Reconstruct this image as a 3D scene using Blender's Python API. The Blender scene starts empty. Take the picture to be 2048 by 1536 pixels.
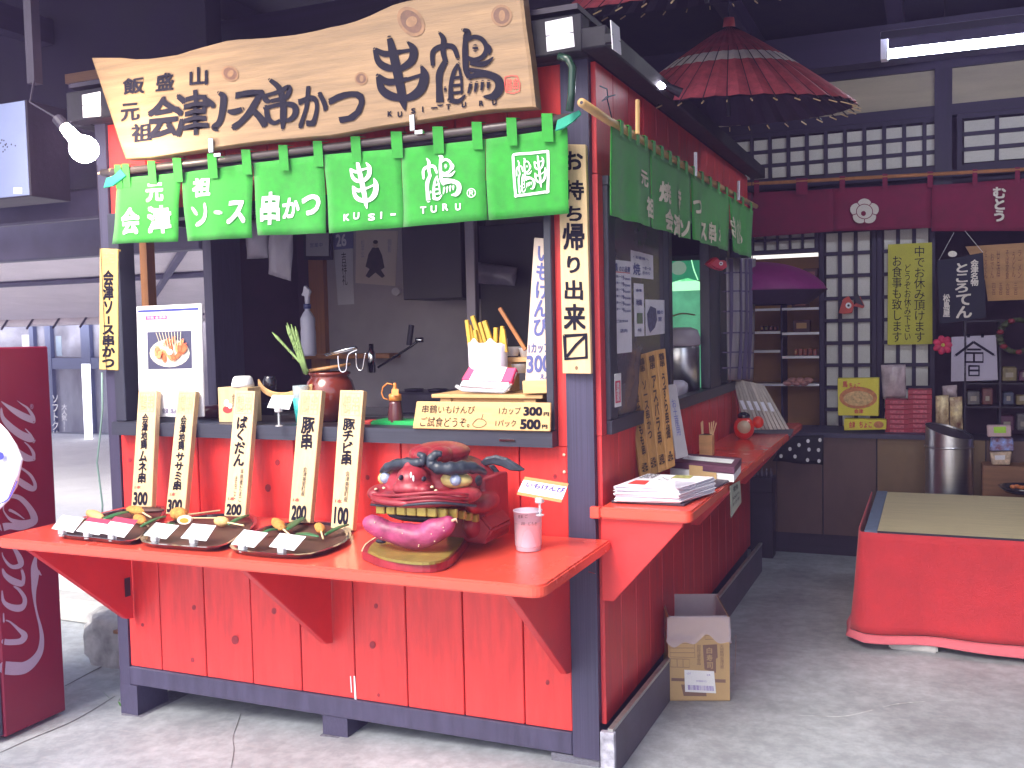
import bpy, bmesh, math, random
from mathutils import Vector, Matrix, noise
random.seed(7)
C = bpy.context.scene.collection
SC = bpy.context.scene
# ---------------------------------------------------------------- camera
FOC, YAW, PIT, ROL = 1962.886, math.radians(23.2165), math.radians(3.2808), math.radians(-1.2798)
CP = Vector((1.0580, -3.1816, 1.5451))
fw = Vector((-math.sin(YAW)*math.cos(PIT), math.cos(YAW)*math.cos(PIT), -math.sin(PIT)))
_r0 = Vector((math.cos(YAW), math.sin(YAW), 0)); _u0 = _r0.cross(fw)
rt = _r0*math.cos(ROL)+_u0*math.sin(ROL); up = -_r0*math.sin(ROL)+_u0*math.cos(ROL)
cd = bpy.data.cameras.new('camera'); cam = bpy.data.objects.new('camera', cd); C.objects.link(cam)
cd.sensor_width = 36; cd.lens = FOC/2048*36; cd.clip_start = .05; cd.clip_end = 400
cam.matrix_world = Matrix(((rt.x, up.x, -fw.x, CP.x), (rt.y, up.y, -fw.y, CP.y), (rt.z, up.z, -fw.z, CP.z), (0, 0, 0, 1)))
SC.camera = cam
# ---------------------------------------------------------------- sky, sun, exposure
w = bpy.data.worlds.new('World'); SC.world = w; w.use_nodes = True
nt = w.node_tree; nt.nodes.clear()
sky = nt.nodes.new('ShaderNodeTexSky'); sky.sky_type = 'NISHITA'; sky.sun_disc = False
sky.sun_elevation = math.radians(46); sky.sun_rotation = math.radians(197); sky.dust_density = 3.0; sky.air_density = 1.2
bg = nt.nodes.new('ShaderNodeBackground'); bg.inputs[1].default_value = 0.15
wo = nt.nodes.new('ShaderNodeOutputWorld'); nt.links.new(sky.outputs[0], bg.inputs[0]); nt.links.new(bg.outputs[0], wo.inputs[0])
sd = bpy.data.lights.new('sun', 'SUN'); so = bpy.data.objects.new('sun', sd); C.objects.link(so)
sd.energy = 1.5; sd.angle = math.radians(30); sd.color = (1, .97, .93)
so.rotation_euler = Vector((.20, .66, -.72)).to_track_quat('-Z', 'Y').to_euler()
SC.view_settings.view_transform = 'Standard'; SC.view_settings.look = 'None'; SC.view_settings.gamma = 1
SC.view_settings.exposure = 1.42
# ---------------------------------------------------------------- projecting helpers
def ray(px, py): return fw + rt*((px-1024)/FOC) - up*((py-768)/FOC)
class Pl:
    def __init__(s, p, n): s.p = Vector(p); s.n = Vector(n).normalized()
    def __call__(s, px, py, off=0.0):
        d = ray(px, py); t = (s.p+s.n*off-CP).dot(s.n)/d.dot(s.n); return CP+d*t
def FR(y): return Pl((0, y, 0), (0, -1, 0))
def SD(x): return Pl((x, 0, 0), (1, 0, 0))
def GZ(z): return Pl((0, 0, z), (0, 0, 1))
# ---------------------------------------------------------------- materials
def hexs(c): return (*c, 1) if len(c) == 3 else c
MC = {}
def mat(name, col, rough=.6, metal=0, var=.12, vs=6, stretch=(1, 1, 1), bump=.15, bs=60, spec=.5, emit=0, trans=0, alpha=1, col2=None, coat=0, rnd=0, sheen=0, thr=.0):
    if name in MC: return MC[name]
    m = bpy.data.materials.new(name); m.use_nodes = True; t = m.node_tree; N = t.nodes; L = t.links
    b = N['Principled BSDF']
    b.inputs['Roughness'].default_value = rough; b.inputs['Metallic'].default_value = metal
    b.inputs['Specular IOR Level'].default_value = spec
    if coat: b.inputs['Coat Weight'].default_value = coat; b.inputs['Coat Roughness'].default_value = .12
    if sheen: b.inputs['Sheen Weight'].default_value = sheen
    tc = N.new('ShaderNodeTexCoord'); mp = N.new('ShaderNodeMapping'); mp.inputs['Scale'].default_value = stretch
    L.new(tc.outputs['Object'], mp.inputs[0])
    oi = N.new('ShaderNodeObjectInfo')
    add = N.new('ShaderNodeVectorMath'); add.operation = 'MULTIPLY_ADD'
    cmb = N.new('ShaderNodeCombineXYZ')
    for i in range(3): L.new(oi.outputs['Random'], cmb.inputs[i])
    L.new(cmb.outputs[0], add.inputs[0]); add.inputs[1].default_value = (7, 5, 3); L.new(mp.outputs[0], add.inputs[2])
    nz = N.new('ShaderNodeTexNoise'); nz.inputs['Scale'].default_value = vs; nz.inputs['Detail'].default_value = 6; nz.inputs['Roughness'].default_value = .6
    L.new(add.outputs[0], nz.inputs['Vector'])
    rp = N.new('ShaderNodeValToRGB'); rp.color_ramp.elements[0].position = .3; rp.color_ramp.elements[1].position = .7
    a = [max(0, c*(1-var)) for c in col[:3]]; z = [min(1, c*(1+var)) for c in (col2 or col)[:3]]
    rp.color_ramp.elements[0].color = hexs(a); rp.color_ramp.elements[1].color = hexs(z)
    L.new(nz.outputs['Fac'], rp.inputs[0])
    src = rp.outputs[0]
    if rnd:
        hs = N.new('ShaderNodeHueSaturation'); mr = N.new('ShaderNodeMapRange'); mr.inputs[3].default_value = 1-rnd; mr.inputs[4].default_value = 1+rnd
        L.new(oi.outputs['Random'], mr.inputs[0]); L.new(mr.outputs[0], hs.inputs['Value']); L.new(src, hs.inputs['Color']); src = hs.outputs[0]
    L.new(src, b.inputs['Base Color'])
    if var > 0:
        mr2 = N.new('ShaderNodeMapRange'); mr2.inputs[3].default_value = max(.03, rough*.8); mr2.inputs[4].default_value = min(1, rough*1.2)
        L.new(nz.outputs['Fac'], mr2.inputs[0]); L.new(mr2.outputs[0], b.inputs['Roughness'])
    if bump:
        n2 = N.new('ShaderNodeTexNoise'); n2.inputs['Scale'].default_value = bs; n2.inputs['Detail'].default_value = 4
        L.new(add.outputs[0], n2.inputs['Vector'])
        bp = N.new('ShaderNodeBump'); bp.inputs['Strength'].default_value = bump; bp.inputs['Distance'].default_value = .004
        L.new(n2.outputs['Fac'], bp.inputs['Height']); L.new(bp.outputs[0], b.inputs['Normal'])
    if emit: b.inputs['Emission Strength'].default_value = emit; L.new(src, b.inputs['Emission Color'])
    if trans: b.inputs['Transmission Weight'].default_value = trans
    if alpha < 1: b.inputs['Alpha'].default_value = alpha
    MC[name] = m; return m
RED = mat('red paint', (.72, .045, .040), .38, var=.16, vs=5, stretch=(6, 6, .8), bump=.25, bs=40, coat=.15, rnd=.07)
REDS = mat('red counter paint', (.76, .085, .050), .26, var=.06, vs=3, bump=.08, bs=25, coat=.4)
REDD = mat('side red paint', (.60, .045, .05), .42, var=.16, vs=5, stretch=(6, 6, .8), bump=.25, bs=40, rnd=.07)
BLK = mat('navy black timber', (.055, .050, .10), .5, var=.25, vs=8, stretch=(3, 3, .6), bump=.3, bs=50)
BLKD = mat('dark stained timber', (.026, .018, .038), .55, var=.3, vs=6, bump=.3, bs=40)
PINE = mat('pale pine', (.66, .47, .26), .55, var=.14, vs=3, stretch=(16, 16, 1.2), bump=.2, bs=30, rnd=.05)
PINEH = mat('honey board wood', (.27, .165, .085), .55, var=.30, vs=2.2, stretch=(1.1, 6, 14), bump=.2, bs=20)
PINEX = mat('raw wood board', (.70, .46, .20), .6, var=.15, vs=3, stretch=(1.5, 8, 14), bump=.2, bs=30)
WOODB = mat('brown wood', (.22, .10, .045), .5, var=.25, vs=3, stretch=(1.2, 6, 10), bump=.2, bs=30)
WOODO = mat('orange brown wood', (.40, .16, .05), .5, var=.2, vs=3, stretch=(6, 6, 1), bump=.2)
INK = mat('ink', (.010, .009, .020), .8, spec=.2, var=.15, bump=0)
INKB = mat('blue grey ink', (.10, .11, .30), .6, var=.15, bump=0)
INKR = mat('red ink', (.62, .06, .05), .6, var=.2, bump=0)
INKP = mat('faded orange seal ink', (.72, .36, .20), .7, var=.3, vs=60, bump=0)
INKW = mat('white print', (.85, .84, .88), .6, var=.04, bump=0)
PAPER = mat('white paper', (.80, .80, .82), .7, var=.05, vs=10, bump=.1, bs=20)
PAPERL = mat('lilac white paper', (.70, .68, .76), .7, var=.06, vs=10, bump=.1, bs=20)
GREEN = mat('green noren cotton', (.026, .30, .030), .85, var=.14, vs=30, bump=.5, bs=600, sheen=.2)
GREENS = mat('side green noren cotton', (.026, .30, .030), .85, var=.14, vs=30, bump=.5, bs=600, sheen=.2)  # cotton of the side curtain, same colour as the front one
BURG = mat('burgundy cotton', (.20, .012, .05), .85, var=.15, vs=10, bump=.5, bs=400)
STEEL = mat('brushed steel', (.62, .62, .66), .32, metal=1, var=.05, vs=4, stretch=(1, 1, 30), bump=.03)
CHROME = mat('chrome', (.8, .8, .82), .12, metal=1, var=0, bump=0)
PLAST = mat('clear plastic', (.85, .85, .9), .12, var=0, bump=0, trans=.85, alpha=.75)
BLACKP = mat('black lacquer', (.015, .014, .022), .18, var=.1, bump=.03, coat=.6)
WHITEP = mat('white plastic', (.80, .80, .84), .35, var=.04, bump=.04)
BRASS = mat('tarnished gilt', (.42, .32, .07), .45, metal=.35, var=.25, vs=20, bump=.4, bs=70)
# ---------------------------------------------------------------- mesh helpers
ORG = {}
def tagp(o, label=None, cat=None, group=None, kind=None):
    if label: o['label'] = label
    if cat: o['category'] = cat
    if group: o['group'] = group
    if kind: o['kind'] = kind
    return o
def thing(name, label, cat, loc=(0, 0, 0), group=None, kind=None):
    o = bpy.data.objects.new(name, None); C.objects.link(o); o.location = loc; o.empty_display_size = .1
    ORG[o.name] = Vector(loc); return tagp(o, label, cat, group, kind)
class MB:
    def __init__(s): s.v = []; s.f = []
    def poly(s, pts): i = len(s.v); s.v += [Vector(p) for p in pts]; s.f.append(list(range(i, i+len(pts)))); return s
    def box(s, x0, x1, y0, y1, z0, z1):
        i = len(s.v); s.v += [Vector((x, y, z)) for z in (z0, z1) for y in (y0, y1) for x in (x0, x1)]
        s.f += [[i+a for a in q] for q in ((0, 2, 3, 1), (4, 5, 7, 6), (0, 1, 5, 4), (2, 6, 7, 3), (0, 4, 6, 2), (1, 3, 7, 5))]; return s
    def prism(s, top, vec):
        n = len(top); i = len(s.v); vec = Vector(vec); s.v += [Vector(p) for p in top]+[Vector(p)+vec for p in top]
        s.f.append(list(range(i, i+n))); s.f.append([i+n+k for k in reversed(range(n))])
        for k in range(n): s.f.append([i+(k+1) % n, i+k, i+n+k, i+n+(k+1) % n])
        return s
    def tube(s, pts, r, n=8, cap=True):
        pts = [Vector(p) for p in pts]; rr = r if isinstance(r, (list, tuple)) else [r]*len(pts); rings = []
        a = None
        for k, p in enumerate(pts):
            d = (pts[min(k+1, len(pts)-1)]-pts[max(k-1, 0)]).normalized()
            if a is None: a = d.orthogonal().normalized()
            a = (a-d*a.dot(d)).normalized(); b = d.cross(a); i = len(s.v)
            s.v += [p+(a*math.cos(q*2*math.pi/n)+b*math.sin(q*2*math.pi/n))*rr[k] for q in range(n)]; rings.append(i)
        for k in range(len(rings)-1):
            for q in range(n): s.f.append([rings[k]+q, rings[k]+(q+1) % n, rings[k+1]+(q+1) % n, rings[k+1]+q])
        if cap: s.f.append([rings[0]+q for q in reversed(range(n))]); s.f.append([rings[-1]+q for q in range(n)])
        return s
    def lathe(s, prof, c, n=24, sx=1, sy=1, axis=None):
        c = Vector(c); i = len(s.v)
        Q = Vector((0, 0, 1)).rotation_difference(Vector(axis)) if axis else None
        for r, z in prof:
            for q in range(n):
                p = Vector((r*sx*math.cos(q*2*math.pi/n), r*sy*math.sin(q*2*math.pi/n), z))
                if Q: p = Q @ p
                s.v.append(c+p)
        for k in range(len(prof)-1):
            for q in range(n): s.f.append([i+k*n+q, i+k*n+(q+1) % n, i+(k+1)*n+(q+1) % n, i+(k+1)*n+q])
        if prof[0][0] > 1e-5: s.f.append([i+q for q in reversed(range(n))])
        if prof[-1][0] > 1e-5: s.f.append([i+(len(prof)-1)*n+q for q in range(n)])
        return s
    def ell(s, c, rx, ry, rz, n=16, m=10, rot=None, amp=0, fr=8):
        c = Vector(c); i = len(s.v)
        for a in range(m+1):
            th = math.pi*a/m
            for q in range(n):
                ph = 2*math.pi*q/n; d = Vector((math.sin(th)*math.cos(ph), math.sin(th)*math.sin(ph), math.cos(th)))
                k = 1+amp*noise.noise(d*fr+c*9); p = Vector((d.x*rx*k, d.y*ry*k, d.z*rz*k))
                if rot: p = rot @ p
                s.v.append(c+p)
        for a in range(m):
            for q in range(n): s.f.append([i+a*n+q, i+(a+1)*n+q, i+(a+1)*n+(q+1) % n, i+a*n+(q+1) % n])
        return s
    def grid(s, fn, nu, nv):
        i = len(s.v)
        for b in range(nv+1):
            for a in range(nu+1): s.v.append(Vector(fn(a/nu, b/nv)))
        for b in range(nv):
            for a in range(nu): k = i+b*(nu+1)+a; s.f.append([k, k+1, k+nu+2, k+nu+1])
        return s
    def build(s, name, m, parent=None, smooth=False, bev=0, seg=1, loc=None, solid=0):
        o3 = ORG[parent.name] if parent else Vector(loc or (0, 0, 0))
        me = bpy.data.meshes.new(name); me.from_pydata([v-o3 for v in s.v], [], s.f); me.materials.append(m)
        b = bmesh.new(); b.from_mesh(me); bmesh.ops.remove_doubles(b, verts=b.verts, dist=1e-6); bmesh.ops.recalc_face_normals(b, faces=b.faces)
        if bev:
            es = [e for e in b.edges if len(e.link_faces) == 2 and e.calc_face_angle(0) > .6]
            bmesh.ops.bevel(b, geom=es, offset=bev, segments=seg, affect='EDGES', clamp_overlap=True)
        b.to_mesh(me); b.free()
        if smooth:
            for p in me.polygons: p.use_smooth = True
        o = bpy.data.objects.new(name, me); C.objects.link(o); ORG[o.name] = o3
        if parent: o.parent = parent
        else: o.location = o3
        if solid:
            md = o.modifiers.new('s', 'SOLIDIFY'); md.thickness = solid; md.offset = 0
        if smooth and bev:
            pass
        return o
_cube = {}
def bx(name, m, parent, x0, x1, y0, y1, z0, z1):
    """one block object sharing one cube mesh per material"""
    if m.name not in _cube:
        me = bpy.data.meshes.new('block'); q = MB().box(-.5, .5, -.5, .5, -.5, .5); me.from_pydata(q.v, [], q.f); me.materials.append(m)
        b = bmesh.new(); b.from_mesh(me); bmesh.ops.recalc_face_normals(b, faces=b.faces); b.to_mesh(me); b.free(); _cube[m.name] = me
    o = bpy.data.objects.new(name, _cube[m.name]); C.objects.link(o); o3 = ORG[parent.name] if parent else Vector()
    if parent: o.parent = parent
    o.location = Vector(((x0+x1)/2, (y0+y1)/2, (z0+z1)/2))-o3; o.scale = (abs(x1-x0), abs(y1-y0), abs(z1-z0)); ORG[o.name] = o3; return o
def slab(pl, pts, th, name, m, parent=None, bev=0, off=0, loc=None, seg=1):
    P = [pl(*p, off) for p in pts]; return MB().prism(P, -pl.n*th).build(name, m, parent, bev=bev, loc=loc, seg=seg)
def Qd(x0, y0, x1, y1, t=0, s=0):
    """pixel box as quad TL,TR,BR,BL with tilt t (dy per dx) and slant s (dx per dy)"""
    xc, yc = (x0+x1)/2, (y0+y1)/2
    return [(x+s*(y-yc), y+t*(x-xc)) for x, y in ((x0, y0), (x1, y0), (x1, y1), (x0, y1))]
def bil(q, u, v):
    a = [q[0][i]*(1-u)*(1-v)+q[1][i]*u*(1-v)+q[2][i]*u*v+q[3][i]*(1-u)*v for i in (0, 1)]; return a
def sub(q, u0, v0, u1, v1): return [bil(q, u0, v0), bil(q, u1, v0), bil(q, u1, v1), bil(q, u0, v1)]
def glyphs(s, bold=.02, lsp=.92):
    cu = bpy.data.curves.new('t', 'FONT'); cu.body = s; cu.size = 1; cu.offset = bold; cu.resolution_u = 3; cu.align_x = 'CENTER'; cu.space_line = lsp
    ob = bpy.data.objects.new('t', cu); me = bpy.data.meshes.new_from_object(ob)
    V = [tuple(v.co) for v in me.vertices]; F = [list(p.vertices) for p in me.polygons]
    bpy.data.objects.remove(ob); bpy.data.curves.remove(cu); bpy.data.meshes.remove(me); return V, F
def text(s, pl, quad, m, parent, vert=False, bold=.02, off=.0015, name='lettering', wob=.0, fn=None, lsp=.92):
    """lettering printed on plane pl inside the quad; several (s, quad) pairs make one object"""
    items = s if isinstance(s, list) else [(s, quad)]
    mb = MB()
    for k, (t, q) in enumerate(items):
        V, F = glyphs('\n'.join(t) if vert else t, 0, lsp)
        if not V: continue
        if bold > .012:
            nV = len(V); b_ = bold*.9; F0_ = F; V0_ = V; V = []; F = []
            for c_, (dx, dy) in enumerate(((b_, b_), (-b_, -b_), (b_, -b_), (-b_, b_), (0, 0))):
                V += [(v[0]+dx, v[1]+dy, c_) for v in V0_]; F += [[a+c_*nV for a in f] for f in F0_]
        xs = [v[0] for v in V]; ys = [v[1] for v in V]; x0, x1, y0, y1 = min(xs), max(xs), min(ys), max(ys)
        i = len(mb.v)
        for v in V:
            u = (v[0]-x0)/max(x1-x0, 1e-6); vv = (y1-v[1])/max(y1-y0, 1e-6)
            if wob: u += wob*math.sin(vv*9+k*2); vv += wob*math.sin(u*8+k)
            p = bil(q, u, vv); w3 = pl(p[0], p[1], off+k*.00004+(v[2]*.00012 if bold > .012 else 0))
            mb.v.append(fn(w3) if fn else w3)
        mb.f += [[i+a for a in f] for f in F]
    return mb.build(name, m, parent)
def cr(P, n=6):
    out = []
    for i in range(len(P)-1):
        p0 = P[max(i-1, 0)]; p1 = P[i]; p2 = P[i+1]; p3 = P[min(i+2, len(P)-1)]
        for k in range(n):
            t = k/n; out.append(tuple(.5*((2*b)+(-a+c)*t+(2*a-5*b+4*c-d)*t*t+(-a+3*b-3*c+d)*t*t*t) for a, b, c, d in zip(p0, p1, p2, p3)))
    out.append(tuple(P[-1])); return out
def strokes(pl, S, m, parent, name='brush_mark', off=.0015, n=6, T=None, fn=None):
    """brush strokes [(x, y, width)...] in photo pixels on plane pl"""
    mb = MB(); T = T or (lambda x, y: (x, y))
    for k, P in enumerate(S):
        Q = cr([tuple(p) for p in P], n); L = []; R_ = []
        for i, (x, y, w_) in enumerate(Q):
            x1, y1, _ = Q[min(i+1, len(Q)-1)]; x0, y0, _ = Q[max(i-1, 0)]
            dx, dy = x1-x0, y1-y0; l = math.hypot(dx, dy) or 1; nx, ny = -dy/l*w_/2, dx/l*w_/2
            L.append((x+nx, y+ny)); R_.append((x-nx, y-ny))
        def cap(i, sg):
            x, y, w_ = Q[i]; j = i+1 if i == 0 else i-1; dx, dy = x-Q[j][0], y-Q[j][1]; a0 = math.atan2(dy, dx)
            return [(x+w_/2*math.cos(a0+b), y+w_/2*math.sin(a0+b)) for b in (-1.05, -.5, 0, .5, 1.05)]
        o = off+k*.00012
        def W(p):
            r = pl(*T(*p), o); return fn(r) if fn else r
        i0 = len(mb.v); N = len(L)
        mb.v += [W(p) for p in L]+[W(p) for p in R_]
        mb.f += [[i0+i, i0+i+1, i0+N+i+1, i0+N+i] for i in range(N-1)]
        for e in (0, N-1):
            if Q[e][2] > 2: mb.poly([W(p) for p in cap(e, 1)])
    return mb.build(name, m, parent)
def disc(pl, cx, cy, rx, ry, m, parent, name, off=.001, n=20, rot=0, th=0):
    P = [(cx+rx*math.cos(a)*math.cos(rot)-ry*math.sin(a)*math.sin(rot), cy+rx*math.cos(a)*math.sin(rot)+ry*math.sin(a)*math.cos(rot)) for a in [2*math.pi*k/n for k in range(n)]]
    mb = MB()
    if th: mb.prism([pl(*p, off) for p in P], -pl.n*th)
    else: mb.poly([pl(*p, off) for p in P])
    return mb.build(name, m, parent)
def flat(pl, pts, m, parent, name, off=.0012):
    return MB().poly([pl(*p, off) for p in pts]).build(name, m, parent)
KUSHI = [[(500, 332, 22), (590, 320, 20)], [(545, 512, 20), (655, 478, 20)], [(445, 245, 30), (465, 330, 46), (492, 450, 50), (515, 560, 48), (532, 650, 40), (545, 705, 8)],
 [(352, 315, 22), (420, 345, 34), (515, 330, 24)], [(350, 318, 22), (375, 395, 36), (430, 432, 40), (500, 440, 26)],
 [(560, 268, 12), (598, 315, 42), (588, 385, 44), (530, 432, 34), (490, 445, 20)], [(372, 485, 26), (440, 525, 38), (560, 505, 22)],
 [(372, 490, 26), (395, 570, 42), (450, 612, 46), (530, 630, 36)], [(648, 422, 14), (668, 480, 48), (650, 560, 52), (600, 610, 46), (530, 635, 30)]]
TSURU = [[(762, 208, 14), (790, 250, 30), (788, 330, 30), (805, 400, 26)], [(722, 420, 22), (722, 335, 28), (770, 300, 30), (850, 300, 30), (882, 372, 22)],
 [(800, 395, 30), (765, 470, 38), (762, 560, 34), (768, 655, 44)], [(885, 408, 18), (860, 450, 22), (845, 500, 24), (836, 560, 24), (838, 640, 30)],
 [(845, 500, 16), (905, 492, 16)], [(845, 548, 16), (905, 542, 16)], [(842, 596, 16), (910, 588, 16)], [(800, 560, 14), (800, 580, 14)], [(832, 640, 30), (885, 648, 26), (930, 608, 10)], [(890, 430, 14), (905, 520, 14), (905, 600, 12)],
 [(915, 190, 18), (945, 205, 34), (928, 240, 28)], [(930, 235, 24), (928, 320, 32), (930, 400, 32), (935, 450, 32), (955, 495, 30)],
 [(940, 255, 22), (990, 235, 24), (1040, 255, 26), (1066, 310, 28), (1040, 362, 26), (985, 382, 24), (940, 368, 24)], [(993, 300, 30), (993, 314, 30)],
 [(1060, 275, 8), (1086, 308, 22), (1082, 350, 8)], [(960, 402, 26), (1050, 408, 30), (1108, 366, 8)], [(955, 445, 22), (1040, 460, 26), (1100, 470, 20)],
 [(950, 490, 26), (1060, 476, 34), (1135, 505, 46), (1148, 565, 48), (1110, 615, 42), (1045, 618, 10)],
 [(965, 535, 20), (948, 598, 12)], [(1002, 530, 20), (990, 588, 12)], [(1040, 524, 20), (1032, 578, 12)], [(1078, 524, 20), (1074, 566, 12)]]
def lmap(S, src, dst):
    (a, b, c, d), q = src, dst; kx = 1.22*abs(q[1][0]-q[0][0])/(c-a)
    return [[(*bil(q, (x-a)/(c-a), (y-b)/(d-b)), w_*kx) for x, y, w_ in s] for s in S]
KB, TB = (340, 240, 690, 705), (705, 175, 1170, 670)
# ================================================================ GROUND
def gz(x): return 0 if x > -.2 else (-.115 if x < -2.4 else -.115*(-.2-x)/2.2)
xs = [-26, -20, -12, -8, -6, -5, -4, -3.4, -3, -2.7, -2.4, -2, -1.6, -1.2, -.8, -.5, -.2, .2, .6, 1, 1.5, 2, 3, 4, 6, 10, 16, 26]
ys = [-26, -18, -10, -6, -4, -3, -2, -1.4, -1, -.6, -.3, 0, .3, .6, 1, 1.5, 2, 3, 4, 5, 6, 8, 12, 18, 26]
g = MB(); g.v = [Vector((x, y, gz(x))) for y in ys for x in xs]; n = len(xs)
g.f = [[j*n+i, j*n+i+1, (j+1)*n+i+1, (j+1)*n+i] for j in range(len(ys)-1) for i in range(n-1)]
CONC = mat('worn concrete', (.37, .40, .43), .62, var=.30, vs=1.6, bump=.35, bs=35)
def concrete(m):
    t = m.node_tree; N = t.nodes; L = t.links; b = N['Principled BSDF']; src = b.inputs['Base Color'].links[0].from_socket
    tc = N.new('ShaderNodeTexCoord')
    n1 = N.new('ShaderNodeTexNoise'); n1.inputs['Scale'].default_value = 14; n1.inputs['Detail'].default_value = 9; n1.inputs['Roughness'].default_value = .75; L.new(tc.outputs['Object'], n1.inputs['Vector'])
    r1 = N.new('ShaderNodeValToRGB'); r1.color_ramp.elements[0].position = .42; r1.color_ramp.elements[0].color = (.55, .55, .57, 1); r1.color_ramp.elements[1].position = .62; r1.color_ramp.elements[1].color = (1.25, 1.25, 1.25, 1); L.new(n1.outputs['Fac'], r1.inputs[0])
    mx = N.new('ShaderNodeMix'); mx.data_type = 'RGBA'; mx.blend_type = 'MULTIPLY'; mx.inputs[0].default_value = .40; L.new(src, mx.inputs[6]); L.new(r1.outputs[0], mx.inputs[7])
    mp = N.new('ShaderNodeMapping'); mp.inputs['Scale'].default_value = (1.2, 9, 1); mp.inputs['Rotation'].default_value = (0, 0, .35); L.new(tc.outputs['Object'], mp.inputs[0])
    n2 = N.new('ShaderNodeTexNoise'); n2.inputs['Scale'].default_value = 3; n2.inputs['Detail'].default_value = 8; n2.inputs['Roughness'].default_value = .7; L.new(mp.outputs[0], n2.inputs['Vector'])
    r2 = N.new('ShaderNodeValToRGB'); r2.color_ramp.elements[0].position = .60; r2.color_ramp.elements[0].color = (0, 0, 0, 1); r2.color_ramp.elements[1].position = .74; r2.color_ramp.elements[1].color = (.55, .55, .55, 1); L.new(n2.outputs['Fac'], r2.inputs[0])
    m2 = N.new('ShaderNodeMix'); m2.data_type = 'RGBA'; L.new(r2.outputs[0], m2.inputs[0]); L.new(mx.outputs[2], m2.inputs[6]); m2.inputs[7].default_value = (.45, .45, .45, 1)
    L.new(m2.outputs[2], b.inputs['Base Color'])
concrete(CONC)
ground = g.build('ground', CONC); ground['kind'] = 'structure'
CRACK = mat('crack dirt', (.10, .10, .10), .9, var=.3, bump=0); SCR = mat('chalky scratch', (.48, .50, .51), .8, var=.4, vs=40, bump=0)
class GP:
    n = Vector((0, 0, 1))
    def __call__(s, px, py, off=0):
        z = 0
        for _ in range(6): p = GZ(z)(px, py); z = gz(p.x)
        return GZ(z+off)(px, py)
GND = GP()
strokes(GND, [[(482, 1427, .8), (474, 1450, 1.4), (466, 1475, .9), (468, 1500, 1.6), (462, 1536, 1.2)]], CRACK, ground, 'crack', off=.002)
strokes(GND, [[(1590, 1430, .5), (1640, 1432, 1.2), (1690, 1432, 2), (1745, 1420, 1.5)], [(1765, 1414, 1), (1800, 1407, 1.6), (1850, 1403, 1)], [(1880, 1401, .8), (1930, 1399, .6)]], SCR, ground, 'scratch', off=.002)
strokes(GND, [[(0, 1505, 1), (60, 1478, 1.4), (150, 1440, 1.4), (230, 1392, 1)]], CRACK, ground, 'crack', off=.002)
strokes(GND, [[(130, 1372, 1), (190, 1340, 2), (235, 1318, 2)]], CRACK, ground, 'crack', off=.002)

# ================================================================ HALL (the big dark roofed shop around the stall)
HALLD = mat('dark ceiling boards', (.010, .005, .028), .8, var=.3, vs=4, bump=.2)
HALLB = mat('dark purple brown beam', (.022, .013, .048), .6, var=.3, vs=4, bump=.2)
HALLP = mat('greige wall board', (.42, .36, .27), .6, var=.12, vs=3, bump=.1)
hall = thing('shop_hall', 'dark timber shop hall roofing over the red stall, deep navy ceiling and beams', 'building', (3.3, 4.2, 0))
MB().box(-3.0, 7, -.75, 4.6, 3.5, 3.62).box(.35, 7, -2.7, -.751, 3.5, 3.62).build('ceiling', HALLD, hall)  # second box: unseen wing added to block sky over the right floor
MB().box(2.9, 3.0, -2.7, 1.9, 0, 3.5).box(2.6, 3.0, 1.9, 1.95, 0, 3.5).build('side_wall', mat('dark back wall', (.055, .028, .05), .8, var=.3), hall)  # unseen wall added to keep daylight off the right side
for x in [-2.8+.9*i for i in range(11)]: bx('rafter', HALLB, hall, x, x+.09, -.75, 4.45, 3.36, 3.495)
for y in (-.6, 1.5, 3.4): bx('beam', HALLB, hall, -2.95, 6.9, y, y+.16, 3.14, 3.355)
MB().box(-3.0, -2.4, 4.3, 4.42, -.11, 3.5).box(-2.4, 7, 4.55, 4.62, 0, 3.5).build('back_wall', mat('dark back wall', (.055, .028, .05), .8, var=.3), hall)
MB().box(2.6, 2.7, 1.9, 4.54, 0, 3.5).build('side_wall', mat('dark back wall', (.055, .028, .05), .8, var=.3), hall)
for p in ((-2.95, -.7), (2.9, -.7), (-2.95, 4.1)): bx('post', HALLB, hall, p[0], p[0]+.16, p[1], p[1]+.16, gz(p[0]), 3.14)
# lintel wall with boards and lattice, plane y = 4
Y4 = FR(4.0)
a = Y4(1672, 241); xL = -.55
z_b0 = Y4(1700, 236).z; z_b1 = Y4(1700, 160).z
for x0, x1 in ((xL, Y4(1869, 200).x), (Y4(1904, 200).x, 2.58)):
    bx('wall_board', HALLP, hall, x0, x1, 4.0, 4.03, z_b0+.02, z_b1)
bx('post', HALLB, hall, Y4(1869, 200).x, Y4(1904, 200).x, 3.95, 4.08, Y4(1880, 460).z, 3.4)
bx('beam', HALLB, hall, -.6, 2.59, 3.97, 4.07, z_b1, z_b1+.25)
bx('rail', HALLB, hall, -.6, 2.59, 3.97, 4.07, z_b0-.05, z_b0+.02)
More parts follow.
